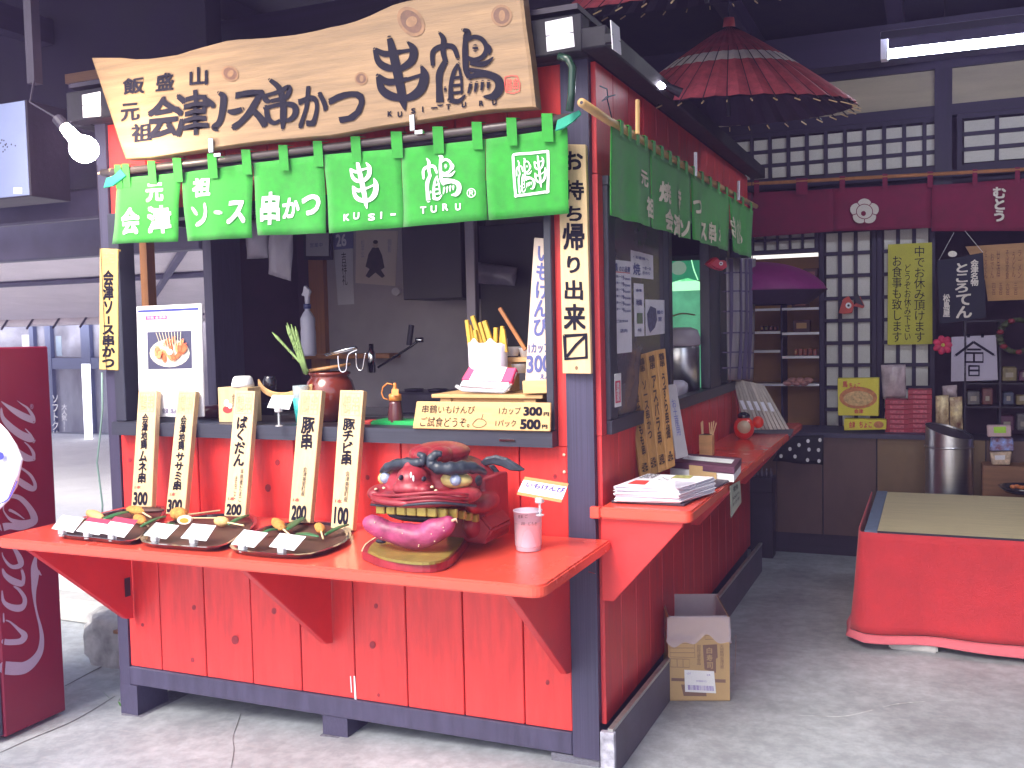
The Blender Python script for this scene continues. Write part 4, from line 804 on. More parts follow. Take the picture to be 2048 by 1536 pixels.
# far shop front with glass doors
far = thing('glass_shop_front', 'distant shop front with grey framed glass doors and white japanese lettering at left', 'shop front', (-9, 9.5, -.1))
YF = FR(9.5); GF = mat('slate door frame', (.16, .19, .33), .5, var=.1); GP_ = mat('reflecting door glass', (.30, .31, .40), .12, var=.45, vs=1.5, bump=0)
zz = lambda y: YF(120, y).z; xx = lambda x: YF(x, 800).x
bx('wall', mat('far grey wall', (.30, .28, .34), .8, var=.15), far, xx(-300), xx(430), 9.56, 9.7, -.11, 2.4)
for a, b in ((-60, -48), (70, 78), (101, 112), (172, 190), (236, 246)): bx('frame_post', GF, far, xx(a), xx(b), 9.44, 9.52, -.11, zz(635))
for a, b in ((716, 738), (985, 998)): bx('frame_rail', GF, far, xx(-60), xx(246), 9.45, 9.51, zz(b), zz(a))
for a, b in ((-48, 70), (78, 101), (112, 172), (190, 236)):
    bx('pane', GP_, far, xx(a), xx(b), 9.52, 9.53, zz(715), zz(640)); bx('pane', GP_, far, xx(a), xx(b), 9.52, 9.53, zz(985), zz(738))
bx('pane', mat('pale blue pane', (.35, .45, .60), .3), far, xx(116), xx(127), 9.515, 9.519, zz(712), zz(672)); bx('notice', PAPER, far, xx(50), xx(66), 9.50, 9.505, zz(700), zz(668))  # single pane coloured pale blue, no emission
YG = FR(9.42)
text([('大人気!!', Qd(123, 808, 134, 862)), ('ソフトクリーム', Qd(104, 790, 117, 914))], YG, None, INKW, far, vert=True, bold=.02)
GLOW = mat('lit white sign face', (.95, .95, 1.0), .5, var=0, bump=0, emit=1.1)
sn = thing('lit_sign', 'overexposed white sign box in front of the glass doors', 'sign', YF(145, 985)); YS = FR(8.7)
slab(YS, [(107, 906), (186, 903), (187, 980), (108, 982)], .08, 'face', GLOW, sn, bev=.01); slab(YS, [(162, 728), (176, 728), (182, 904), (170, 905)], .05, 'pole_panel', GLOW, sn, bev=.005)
slab(YS, [(110, 985), (186, 983), (186, 1060), (112, 1060)], .3, 'base', mat('bluish grey cabinet', (.16, .19, .24), .5, var=.3), sn, bev=.02)
# street behind, pavement coloured near white for its blown-out daylight, stones
MB().box(-22, -3.2, 10.3, 10.5, -.11, 3.3).build('wall', mat('pale far plaster', (.55, .55, .58), .8, var=.1), thing('far_wall', 'pale plastered wall far behind the glass shop front', 'wall', (-12, 10.4, 0)))
PAV = mat('blown-out white paving', (.85, .85, .84), .85, var=.08, vs=2, bump=.2)
pv = MB().poly([(-20, 1.15, -.111), (-2.9, 1.15, -.111), (-2.9, 9.3, -.111), (-20, 9.3, -.111)]).build('pavement', PAV); pv['kind'] = 'structure'
STN = mat('rough grey stone', (.42, .41, .41), .9, var=.4, vs=12, bump=1.0, bs=25)
def rock(label, c, rx, ry, rz, s=0):
    m = MB().ell(c, rx, ry, rz, 26, 18, amp=.22, fr=3+s)
    for i, v in enumerate(m.v):
        d = v-Vector(c); d.x = max(-rx*.72, min(rx*.72, d.x)); d.y = max(-ry*.8, min(ry*.8, d.y)); d.z = min(rz*.72, d.z); m.v[i] = Vector(c)+d+Vector((noise.noise(v*13), noise.noise(v*14), noise.noise(v*15)))*.012
    o = m.build('boulder', STN, None, smooth=True, loc=c); tagp(o, label, 'boulder', 'stones beside the stall')
c0 = GZ(-.115)(205, 1345); rock('squared rough grey boulder just left of the stall leg', (c0.x-.03, c0.y+.22, -.02), .24, .20, .20)
c0 = GZ(-.115)(150, 1335); rock('low pale stone between the vending machine and the boulder', (c0.x-.12, c0.y+.5, -.06), .26, .22, .15, 2)
kb = thing('kerb_stone', 'long pale stone kerb behind the boulder left of the stall', 'kerb', (-4, 1.2, -.11)); MB().box(-9, -2.75, .98, 1.14, -.12, .02).build('kerb', mat('pale kerb', (.5, .5, .48), .85, var=.2, vs=6, bump=.5), kb, bev=.015, seg=2)
wd = MB()
for k in range(26):
    c = Vector((-2.30+random.gauss(0, .05), .20+random.gauss(0, .06), -.113)); a = random.uniform(0, 6.3); l = random.uniform(.03, .07); d = Vector((math.cos(a), math.sin(a), 1.4)).normalized()*l; s = Vector((-d.y, d.x, 0)).normalized()*.006
    wd.poly([c-s, c+s, c+d*.7+s*.8, c+d, c+d*.7-s*.8])
tagp(wd.build('weeds', mat('weed green', (.10, .28, .05), .6, var=.2), loc=(-2.3, .2, -.11)), 'small green weeds sprouting beside the boulder', 'weeds', kind='stuff')
# crate, gas meter like case behind left post
kc = thing('dark_case', 'dark case with a pale latch behind the stall left post', 'case', (-2.36, .4, .2)); MB().box(-2.44, -2.24, .30, .42, .16, .42).build('body', BLKD, kc, bev=.01); bx('latch', INKW, kc, -2.41, -2.37, .29, .30, .33, .345)
kp = thing('stone_slab', 'thin brown board lying on the boulder behind the left post', 'board', (-2.4, .4, .14)); MB().box(-2.52, -2.25, .28, .46, .135, .152).build('board', WOODB, kp, bev=.003)
dp = thing('cable', 'pale green cable hanging down along the left post', 'cable', (-2.25, .1, 1)); yc = FR(.12)
MB().tube([yc(x, y) for x, y in ((204, 745), (205, 820), (199, 880), (194, 925), (200, 970), (205, 1010), (204, 1040))], .004, 6).build('cable', mat('mint cable', (.35, .55, .48), .5), dp, smooth=True)
dq = thing('wall_pipe', 'grey pipe and mottled strip standing just behind the left post', 'pipe', (-2.3, .5, 0)); MB().box(-2.355, -2.30, .42, .5, -.11, 1.6).build('strip', mat('mottled grey strip', (.22, .18, .24), .7, var=.6, vs=7), dq)
# ---- globe bulb
blb = thing('light_bulb', 'glowing round bulb in an angled socket, left of the wooden signboard', 'lamp', FR(-.42)(165, 300)); c = FR(-.42)(168, 298)
BULB = mat('hot bulb glass', (1.0, .86, .62), .4, var=0, bump=0, emit=60)
MB().ell(c, .052, .052, .050, 20, 14).build('globe', BULB, blb, smooth=True)
s1 = FR(-.42)(140, 266); MB().tube([c+(s1-c)*.55, s1+(s1-c)*.35], [.026, .020], 12).build('bulb_neck', BULB, blb, smooth=True); s2 = s1+(s1-c)*.9
MB().tube([s1+(s1-c)*.36, s2], .021, 12).build('socket', BLKD, blb); MB().tube([s2, FR(-.40)(60, 205), FR(-.3)(70, 150)], .004, 6).build('wire', BLKD, blb)
MB().box(*(lambda p: (p.x-.02, p.x+.02, p.y-.02, p.y+.02, p.z, 3.3))(FR(-.3)(70, 168))).build('hanger', BLKD, blb)
# ================================================================ RIGHT HALL INTERIOR
# umbrellas
UR = mat('oiled red umbrella paper', (.50, .09, .12), .55, var=.28, vs=22, bump=.4, bs=60); UWH = mat('white umbrella band', (.78, .72, .70), .6, var=.1, vs=20, bump=.3); UIN = mat('dark umbrella underside', (.035, .02, .06), .8, var=.2)
def umbrella(label, apex, r, h, tilt, n=36, band=(.42, .60), grp='red paper umbrellas hanging over the hall'):
    t = thing('paper_umbrella', label, 'umbrella', apex, grp); A = Vector(apex); R3 = Matrix.Rotation(tilt[0], 3, 'X') @ Matrix.Rotation(tilt[1], 3, 'Y')
    def f(u, v, dz=0):
        a = u*2*math.pi; k = .985+.02*abs(math.sin(a*n/2)) if v > .2 else 1; rr = v*r*k
        z = -h*(v**1.12)-dz-.004*abs(math.cos(a*n/2))*v; return A+R3 @ Vector((rr*math.cos(a), rr*math.sin(a), z))
    for nm, v0, v1, m in (('canopy', .03, band[0], UR), ('white_band', band[0], band[1], UWH), ('canopy', band[1], 1, UR)):
        MB().grid(lambda u, v: f(u, v0+(v1-v0)*v), n*4, 4).build(nm, m, t)
    MB().grid(lambda u, v: f(u, .05+.93*v, .012), n*4, 4).build('underside', UIN, t)
    for k in range(n):
        u = (k+.0)/n; MB().tube([f(u, .05)+Vector((0, 0, .002)), f(u, .5)+Vector((0, 0, .0015)), f(u, 1.0), f(u, 1.035)], [.0015, .0022, .0028, .0028], 4).build('rib', BLKD if k % 1 == 0 else UR, t)
        if 1: MB().tube([f(u, .98, .02), f(u, 1.05, .004)], .003, 4).build('rib_tip', PINE, t)
    MB().tube([A+R3 @ Vector((0, 0, .03)), A+R3 @ Vector((0, 0, -.03))], [.022, .03], 12).build('cap', mat('cap red', (.5, .06, .07), .6), t, smooth=True)
    MB().tube([A+R3 @ Vector((0, 0, -.03)), A+R3 @ Vector((0, 0, -h-.02))], .009, 8).build('shaft', BLKD, t)
    MB().tube([A, Vector((A.x, A.y, 3.4))], .003, 4).build('cord', BLKD, t)
    return t
a1 = FR(1.25)(1458, 50); umbrella('red paper umbrella with a white ring, fully in view above the roof line', a1, .54, .37, (.08, .03), band=(.44, .56))
a2 = FR(.75)(1405, -190); umbrella('red paper umbrella at the top edge, only its lower rim in view', a2, .60, .34, (.27, .02), band=(.44, .56))
pm = thing('purple_umbrella', 'half of a purple paper umbrella with a dark lower side, beyond the net curtain', 'umbrella', FR(3.2)(1505, 530)); PY = FR(3.2); A = PY(1505, 524); rr = (PY(1636, 590)-A).length
PU = mat('purple umbrella paper', (.20, .02, .14), .5, var=.15, vs=12, bump=.2)
MB().grid(lambda u, v: A+Vector((rr*math.sin(v*1.35)/math.sin(1.35)*math.cos(u*2*math.pi), .9*rr*math.sin(v*1.35)/math.sin(1.35)*math.sin(u*2*math.pi), -.19*(1-math.cos(v*1.35))/(1-math.cos(1.35)))), 48, 8).build('canopy', PU, pm, smooth=True)
MB().grid(lambda u, v: A+Vector((rr*math.cos(u*2*math.pi)*(1-.25*v), .9*rr*math.sin(u*2*math.pi)*(1-.25*v), -.185-.09*v)), 48, 2).build('underside', UIN, pm)
MB().tube([A+Vector((0, 0, .02)), A+Vector((0, 0, -.5))], .01, 8).build('shaft', BLKD, pm)
MB().tube([A, Vector((A.x, A.y, 3.4))], .003, 4).build('cord', BLKD, pm)
# fluorescent fitting
fl = thing('tube_light', 'lit fluorescent tube under a grey reflector, upper right', 'lamp', FR(2.0)(1900, 95)); TUBE = mat('lit fluorescent tube', (.86, .92, 1.0), .4, var=0, bump=0, emit=30)
p0 = FR(2.0)(1776, 108); p1 = p0+(FR(2.0)(2048, 77)-p0).normalized()*1.2
MB().tube([p0, p1], .022, 12).build('tube', TUBE, fl, smooth=True)
d_ = (p1-p0).normalized(); e0, e1 = p0-d_*.03, p1+d_*.03
MB().prism([e0+Vector((0, -.09, .05)), e1+Vector((0, -.09, .05)), e1+Vector((0, -.03, .10)), e0+Vector((0, -.03, .10))], (0, .006, .002)).prism([e0+Vector((0, -.028, .10)), e1+Vector((0, -.028, .10)), e1+Vector((0, .05, .10)), e0+Vector((0, .05, .10))], (0, 0, .004)).build('reflector', mat('grey reflector', (.20, .20, .30), .5, var=.1), fl)
for e in (e0, p1): MB().box(e.x-.002, e.x+.03, e.y-.03, e.y+.03, e.z-.03, e.z+.10).build('end_socket', WHITEP, fl)
for s in (.25, .95): q = p0+d_*s; MB().tube([q+Vector((0, 0, .1)), Vector((q.x, q.y, 3.4))], .003, 4).build('cord', BLKD, fl)
sp = thing('spot_lamp', 'small bright oval spot lamp beside the umbrella rib ends', 'lamp', FR(.6)(1320, 172)); c = FR(.55)(1321, 170)
MB().ell(c, .022, .016, .011, 14, 8, Matrix.Rotation(.6, 3, 'Y')).build('bulb', mat('lit spot glass', (.9, .85, 1), .4, var=0, bump=0, emit=40), sp, smooth=True); MB().tube([c+Vector((.02, 0, -.006)), c+Vector((.075, .02, -.035))], [.014, .02], 10).build('holder', BLKD, sp)
# burgundy noren
BN = FR(3.86)
def wb(p): return Vector((p.x, p.y+.02*math.sin(p.x*9)*math.sin(p.x*4), p.z))
bx_ = [1475, 1590, 1700, 1770, 1850]
bn, bpn = cloth('burgundy_curtain', 'wide burgundy shop curtain with a white flower crest across the hall wall', BN, [[(1475, 386), (1667, 378)], [(1667, 378), (1862, 366)], [(1863, 370), (2120, 352)]],
   [[(1475, 477), (1667, 463)], [(1667, 463), (1862, 456)], [(1863, 462), (2120, 462)]], BURG, None, wb, loc=(.8, 3.86, 2.1), nu=16)
bry = thing('curtain_rod', 'thin pole carrying the burgundy curtain on the hall wall', 'curtain rod', (.8, 3.84, 2.4)); MB().tube([FR(3.84)(1460, 370), FR(3.84)(2100, 336)], .012, 8).build('rod', WOODO, bry)
for x0, x1 in ((1508, 1518), (1592, 1615), (1679, 1690), (1765, 1775), (1855, 1866), (1945, 1955), (2030, 2040)):
    yt = 368-(x0-1490)*.052; slab(FR(3.83), [(x0, yt-6), (x1, yt-6), (x1, yt+26), (x0, yt+26)], .004, 'loop', BURG, bn)
CRW = mat('cream crest print', (.68, .62, .58), .7, var=.06, bump=0)
bo = FR(3.82)
for k in range(5): a = math.pi*2*k/5-math.pi/2; disc(bo, 1729+15*math.cos(a), 423+13*math.sin(a), 14.5, 13, CRW, bpn[1], 'crest_petal', off=.004+.0008*k)
for k in range(5): a = math.pi*2*(k+.5)/5-math.pi/2; strokes(bo, [[(1729+17*math.cos(a), 423+15*math.sin(a), 1.4), (1729+29*math.cos(a), 423+26*math.sin(a), 2)]], BURG, bpn[1], 'crest_line', off=.0095)
disc(bo, 1729, 423, 17, 15.5, BURG, bpn[1], 'crest_ring', off=.0092); disc(bo, 1729, 423, 15.5, 14, CRW, bpn[1], 'crest_core', off=.010); disc(bo, 1727, 427, 5, 5, BURG, bpn[1], 'crest_heart', off=.0105)
text('むとう', bo, Qd(1986, 374, 2012, 443), CRW, bpn[2], vert=True, bold=.04, off=.01)
# notices
yn = thing('yellow_notice', 'yellow paper notice with three columns of brush writing on the lattice door', 'notice', FR(3.96)(1820, 690)); YP = FR(3.955); yq = [(1776, 489), (1864, 485), (1865, 688), (1775, 690)]
slab(YP, yq, .003, 'paper', mat('mustard paper', (.50, .47, .05), .7, var=.1, vs=8, bump=.2), yn)
text([('中でお休み頂けます', Qd(1828, 492, 1850, 684)), ('どうぞお休み下さい', Qd(1808, 528, 1822, 680)), ('お食事も致します', Qd(1784, 512, 1804, 684))], YP, None, INK, yn, vert=True, bold=0)
bbn = thing('black_banner', 'hanging black cloth banner with white brush lettering beside the yellow notice', 'banner', FR(3.9)(1920, 640)); BB = FR(3.7); bq = [(1874, 522), (1966, 505), (1972, 635), (1880, 648)]
slab(BB, bq, .006, 'cloth', mat('black banner cloth', (.012, .012, .03), .8, var=.2), bbn)
text([('ところ', Qd(1910, 526, 1936, 585, -.05)), ('てん', Qd(1912, 588, 1944, 636, -.05)), ('会津名物', Qd(1941, 519, 1957, 572, -.05)), ('松島屋', Qd(1886, 588, 1900, 634))], BB, None, CRW, bbn, vert=True, bold=.03)
MB().tube([BB(1878, 520), BB(1908, 465)], .0015, 4).build('string', PAPERL, bbn); MB().tube([BB(1966, 505), BB(1930, 462)], .0015, 4).build('string', PAPERL, bbn)
disc(BB, 1905, 508, 9, 6, CRW, bbn, 'tag', off=.004)
mb_ = thing('menu_board', 'orange brown wooden menu board with rows of small writing at the right edge', 'menu board', FR(3.95)(1990, 600)); MBP = FR(3.9); slab(MBP, [(1931, 493), (2075, 484), (2075, 598), (1976, 602), (1970, 560)], .02, 'board', mat('orange plywood', (.40, .19, .06), .5, var=.15, vs=3, stretch=(1.5, 8, 12)), mb_)
text([(s, Qd(x, y, x+7, y+h_)) for s, x, y, h_ in (('ところてん', 1968, 500, 56), ('おでん', 1981, 506, 50), ('甘酒', 1993, 502, 52), ('そば定食', 2011, 500, 58), ('うどん', 2024, 504, 50), ('ラーメン', 2036, 500, 56), ('四百', 1984, 566, 24), ('五百', 1998, 566, 24), ('六百', 2012, 566, 24), ('三百', 2028, 566, 24))], MBP, None, mat('brown ink', (.14, .04, .02), .6), mb_, vert=True, bold=0)
wn = thing('white_cloth_sign', 'pale lilac cloth with a black roof-shaped shop mark, low at right', 'cloth sign', FR(3.8)(1950, 760)); WC = FR(3.7); slab(WC, [(1903, 674), (1992, 670), (1996, 760), (1902, 763)], .006, 'cloth', mat('lilac cloth', (.42, .38, .50), .8, var=.06), wn)
strokes(WC, [[(1911, 711, 5), (1947, 684, 5)], [(1947, 684, 5), (1988, 710, 5)], [(1934, 699, 4), (1962, 699, 4)]], INK, wn, n=1)
strokes(WC, [[(1931, 706, 4), (1966, 706, 4), (1966, 724, 4), (1931, 724, 4), (1931, 706, 4)], [(1948, 706, 4), (1948, 724, 4)], [(1938, 732, 4), (1958, 732, 4), (1958, 751, 4), (1938, 751, 4), (1938, 732, 4)], [(1938, 741, 4), (1958, 741, 4)]], INK, wn, n=1, off=.003)
for x in (1937, 1965): slab(WC, [(x-3, 668), (x+3, 668), (x+3, 675), (x-3, 675)], .004, 'loop', wn.children[0].data.materials[0], wn, off=.003)
# red flower + masks
fo = thing('red_flower', 'pink red paper flower ornament beside the lilac cloth sign', 'ornament', FR(3.75)(1886, 690)); fc = FR(3.72)(1886, 690)
PK_ = mat('pink red petals', (.55, .03, .10), .6, var=.3, vs=30)
for k in range(7): a = k*.9; MB().ell(fc+Vector((.035*math.cos(a), -.01, .035*math.sin(a))), .030, .015, .022, 10, 6, Matrix.Rotation(-a, 3, 'Y')).build('petal', PK_, fo, smooth=True)
MB().ell(fc+Vector((0, -.02, 0)), .012, .012, .012, 8, 6).build('centre', mat('gold bead', (.6, .5, .1), .3), fo)
mk = thing('fish_ornament', 'small red and black fish-like ornament hung on the left lattice door', 'ornament', FR(3.9)(1700, 620)); MKP = FR(3.92)
RM = mat('ornament red', (.50, .07, .05), .6, var=.2)
slab(MKP, [(1677, 626), (1686, 598), (1697, 592), (1709, 610), (1720, 592), (1729, 612), (1726, 617), (1708, 612), (1704, 626), (1688, 628)], .02, 'body', RM, mk, bev=.003)
disc(MKP, 1697, 611, 6, 6, INKW, mk, 'eye', off=.003); disc(MKP, 1697, 611, 2.5, 2.5, INK, mk, 'eye_dot', off=.004); slab(MKP, [(1708, 590), (1716, 588), (1728, 612), (1712, 606)], .01, 'fin', BLKD, mk, off=.008)
# shelf niche (left)
she = thing('shelf_cabinet', 'brown backed shelf unit with white-edged shelves of goods beyond the stall', 'shelves', (0, 4.2, 0)); YS_ = FR(4.0); X = lambda x: YS_(x, 600).x; Z = lambda y: YS_(1570, y).z
bx('back_panel', mat('orange brown board', (.34, .16, .05), .6, var=.25, vs=2), she, X(1440), X(1640), 4.28, 4.3, 0, Z(505)); bx('side', HALLB, she, X(1638), X(1641), 4.0, 4.28, 0, Z(505)); bx('divider', HALLB, she, X(1560), X(1564), 4.02, 4.27, 0, Z(600))
STRIP = mat('white shelf edge', (.70, .66, .70), .5, var=.05); bx('light_strip', mat('lit strip', (.9, .85, .8), .5, var=0, bump=0, emit=.5), she, X(1440), X(1637), 3.97, 4.0, Z(516), Z(509))
for c0_, c1_, y in ((1440, 1560, 617), (1440, 1560, 663), (1440, 1560, 701), (1564, 1638, 565), (1564, 1638, 617), (1564, 1638, 666), (1564, 1638, 713), (1440, 1638, 768)):
    bx('shelf', WOODB, she, X(c0_), X(c1_), 4.0, 4.27, Z(y+3), Z(y)); bx('shelf_edge', STRIP, she, X(c0_), X(c1_), 3.99, 3.999, Z(y+4), Z(y-1))
def goods(lb, x0, x1, y0, y1, m, name='packed_goods', cat='package', d=.06, grp='goods on the shelf unit', py=4.02):
    t = thing(name, lb, cat, YS_(x0, y1), grp); P = FR(py)
    a, b = P(x0, y0), P(x1, y1); MB().box(a.x, b.x, py, py+d, b.z, a.z).build('box', m, t, bev=.004)
    MB().box(a.x+(b.x-a.x)*.2, b.x-(b.x-a.x)*.2, py-.002, py-.0005, b.z+(a.z-b.z)*.3, a.z-(a.z-b.z)*.25).build('label', mat('goods label %d' % random.randint(0, 3), (random.uniform(.2, .6), random.uniform(.05, .3), .08), .6), t); return t
DK = mat('dark red box', (.06, .015, .02), .5, var=.4, vs=20)
goods('dark box on the right top shelf, above the purple umbrella edge', 1606, 1636, 537, 563, DK); goods('dark box just right of the purple umbrella tip', 1583, 1618, 600, 615, DK); goods('dark wide box on the third right shelf', 1586, 1620, 640, 664, DK)
for i in range(5): goods('orange-labelled small pack, %s of five on the lower right shelf' % ('leftmost', 'second', 'middle', 'fourth', 'rightmost')[i], 1588+i*9.5, 1595+i*9.5, 698, 711, mat('red snack', (.30, .07, .04), .6))
for i in range(4): goods('small dark pack, %s of four on the lower left shelf' % ('leftmost', 'second', 'third', 'rightmost')[i], 1520+i*9, 1527+i*9, 652, 662, DK)
go = thing('wrapped_sweets', 'pinkish wrapped sweets heap on the counter beyond the chopstick rack', 'sweets', YS_(1595, 768)); 
for k in range(6): MB().ell(FR(3.9)(1576+k*8, 766-(k % 2)*5), .035, .03, .022, 10, 8, amp=.2).build('sweet', mat('pink wrap', (.45, .20, .18), .4, var=.4, vs=40), go, smooth=True)
# cabinets / counter along the back
cab = thing('counter_cabinet', 'brown fronted counter cabinet with two door panels along the back wall', 'cabinet', (.5, 3.5, 0)); CY = 3.50; P = FR(CY)
CM = mat('purplish brown veneer', (.115, .062, .055), .5, var=.15, vs=2.5, bump=.1); CM2 = mat('tan brown veneer', (.20, .12, .055), .5, var=.15, vs=2.5, bump=.1)
ct_ = P(1700, 866).z; bx('worktop', BLK, cab, P(1490, 870).x, P(1870, 870).x, CY-.03, 3.96, ct_-.03, ct_)
for a, b, m in ((1440, 1552, CM), (1554, 1644, CM), (1647, 1752, CM), (1755, 1870, CM2), (1872, 1925, CM2), (1928, 1970, CM2), (1973, 2080, CM)): bx('door_panel', m, cab, P(a, 950).x, P(b, 950).x, CY, CY+.02, .14, ct_-.032)
bx('plinth', BLKD, cab, P(1440, 950).x, P(2080, 950).x, CY+.03, CY+.06, 0, .139); bx('carcass', BLKD, cab, P(1440, 950).x, P(2080, 950).x, CY+.021, 3.9, .14, ct_-.031)
YB_ = mat('yellow snack box', (.72, .62, .04), .5, var=.08, vs=10); YBR = mat('reddish box print', (.55, .20, .07), .6, var=.3, vs=40)
def ybox(lb, q, d, big):
    pl = FR(3.58 if big else 3.54); t = thing('yellow_box', lb, 'box', pl(*q[3]), 'yellow snack boxes on the back counter'); slab(pl, q, d, 'box', YB_, t, bev=.003)
    if big:
        disc(pl, *bil(q, .5, .52), 38, 22, YBR, t, 'picture_oval', off=.002); disc(pl, *bil(q, .5, .54), 30, 15, mat('peach print', (.62, .40, .18), .6, var=.4, vs=60), t, 'picture', off=.003)
        text([('馬', sub(q, .12, .08, .24, .24)), ('ちょこ', sub(q, .28, .12, .55, .26)), ('会津', sub(q, .40, .82, .62, .94))], pl, None, INKR, t, bold=.03, off=.004)
    else: text([('会津', sub(q, .12, .2, .26, .8)), ('ちょこ', sub(q, .36, .2, .66, .8))], pl, None, INKR, t, bold=.03, off=.003); disc(pl, *bil(q, .82, .5), 10, 7, YBR, t, 'picture_oval', off=.002)
ybox('upright yellow box with an oval picture, on the back counter', [(1675, 757), (1758, 756), (1757, 832), (1676, 831)], .10, True); ybox('flat yellow box lying in front of the upright one', [(1688, 838), (1773, 840), (1772, 859), (1688, 861)], .10, False)
RT = mat('red tin', (.36, .015, .04), .45, var=.2, vs=20)
for col, x0, x1, yb, n_, lb in ((0, 1770, 1818, 867, 7, 'left stack below the clear bag'), (1, 1816, 1864, 866, 9, 'taller right stack')):
    for k in range(n_):
        pl = FR(3.60); a, b = pl(x0, yb-k*9.7), pl(x1, yb-(k+1)*9.7+.8); t = thing('red_box', 'flat red box, %s of red boxes, %s' % (lb, ('bottom', 'second', 'third', 'fourth', 'fifth', 'sixth', 'seventh', 'eighth', 'ninth')[k]+' from the bottom' if k else lb+' of red boxes, bottom'), 'box', a, 'stacked red boxes on the back counter')
        t['label'] = 'flat red box, %s from the bottom of the %s' % (('lowest', 'second', 'third', 'fourth', 'fifth', 'sixth', 'seventh', 'eighth', 'ninth')[k], lb)
        MB().box(a.x, b.x, 3.60, 3.74, min(a.z, b.z), max(a.z, b.z)).build('box', RT, t, bev=.002); MB().box(a.x+.03, b.x-.03, 3.598, 3.5995, min(a.z, b.z)+.006, max(a.z, b.z)-.006).build('label', mat('pale red label', (.50, .10, .14), .6, var=.5, vs=60), t)
def pbag(lb, q, m, pl, grp=None, name='snack_bag', cat='bag', bulge=.03):
    t = thing(name, lb, cat, pl(*q[3]), grp)
    MB().grid(lambda u, v: pl(*bil(q, u, v))+Vector((0, -bulge*math.sin(math.pi*u)*math.sin(math.pi*v)+.004*math.sin(u*22+v*9), 0)), 10, 10).build('bag', m, t, smooth=True, solid=.004); return t
CBAG = mat('clear bag of pinkish sweets', (.48, .38, .42), .25, var=.3, vs=14, bump=.4)
pbag('clear plastic bag leaning on the lattice above the red boxes', [(1762, 730), (1811, 729), (1812, 795), (1766, 798)], CBAG, FR(3.75)); 
SNK = mat('red and cream snack print', (.45, .12, .08), .4, var=.6, vs=14, col2=(.6, .5, .3))
pbag('red and cream snack bag, left of the pair right of the red boxes', [(1871, 792), (1897, 790), (1899, 862), (1872, 866)], SNK, FR(3.65), 'snack bags on the back counter'); pbag('red and cream snack bag, right of the pair near the steel bin', [(1899, 795), (1924, 793), (1926, 860), (1901, 862)], SNK, FR(3.65), 'snack bags on the back counter')
pbag('small pale bag on top behind the snack bags', [(1884, 772), (1914, 770), (1914, 795), (1886, 796)], CBAG, FR(3.72))
# steel bin
sb = thing('steel_bin', 'brushed steel cylindrical bin with a slanted top behind the tatami bench', 'bin', FR(3.2)(1895, 985)); pb = FR(3.2); cl_, cr_ = pb(1850, 940), pb(1948, 940); cx_ = (cl_.x+cr_.x)/2; rb = (cr_.x-cl_.x)/2; n = 32; top = pb(1850, 852).z; topr = pb(1948, 878).z; bt_ = .0
m = MB(); m.v = [Vector((cx_+rb*math.cos(2*math.pi*k/n), 3.3+rb*math.sin(2*math.pi*k/n), z if z is not None else (top+topr)/2-(top-topr)/2*math.cos(2*math.pi*k/n)+.02*math.sin(2*math.pi*k/n))) for z in (0.0, None) for k in range(n)]
m.f = [[k, (k+1) % n, n+(k+1) % n, n+k] for k in range(n)]; m.build('body', STEEL, sb, smooth=True)
zs_ = pb(1895, 898).z; MB().lathe([(rb+.004, 0), (rb+.006, .006), (rb+.004, .012)], (cx_, 3.3, zs_), 32).build('ring', STEEL, sb, smooth=True)
m2 = MB(); m2.v = [Vector((cx_+(rb-.004)*math.cos(2*math.pi*k/n), 3.3+(rb-.004)*math.sin(2*math.pi*k/n), (top+topr)/2-(top-topr)/2*math.cos(2*math.pi*k/n)+.02*math.sin(2*math.pi*k/n)-.01)) for k in range(n)]; m2.f = [list(range(n))]; m2.build('opening', BLKD, sb)
# clutter at right
for lb, q, m, y in (('yellow green tag on a pink holder at the right edge', [(1974, 851), (2022, 851), (2023, 874), (1975, 874)], mat('pale pink plastic', (.55, .38, .42), .5), 3.3), ('red and blue toy package under the green tag', [(1982, 876), (2026, 876), (2028, 902), (1980, 902)], mat('red blue print', (.45, .06, .08), .5, var=.6, vs=30, col2=(.2, .3, .7)), 3.32), ('cream package below the toy package', [(1980, 905), (2024, 903), (2020, 930), (1984, 930)], mat('cream print', (.55, .40, .30), .5, var=.4, vs=40), 3.32)):
    pl = FR(y); t = thing('packaged_goods', lb, 'package', pl(*q[3]), 'packages at the right edge'); slab(pl, q, .06, 'pack', m, t, bev=.006)
    if 'green' in lb: slab(pl, [(1987, 854), (2012, 853), (2012, 866), (1988, 866)], .002, 'tag', mat('lime tag', (.35, .62, .05), .6), t, off=.003)
    else: flat(pl, sub(q, .2, .25, .7, .6), PAPERL, t, 'label', off=.002)
tb = thing('goods_table', 'low dark stand under the packages at the right edge', 'stand', (1.7, 3.4, 0)); p_ = FR(3.3); MB().box(p_(1965, 900).x, p_(2100, 900).x, 3.3, 3.49, .0, p_(2000, 932).z).build('stand', WOODB, tb, bev=.004)
dk = thing('dark_rack', 'dark rack of goods filling the wall at the right edge', 'rack', (1.8, 3.8, 0)); p_ = FR(3.75)
for k, (a, b, y0, y1) in enumerate(((1930, 2080, 765, 768), (1930, 2080, 812, 815), (1930, 2080, 640, 643))): bx('shelf', BLKD, dk, p_(a, 700).x, p_(b, 700).x, 3.70, 3.95, p_(2000, y1).z, p_(2000, y0).z)
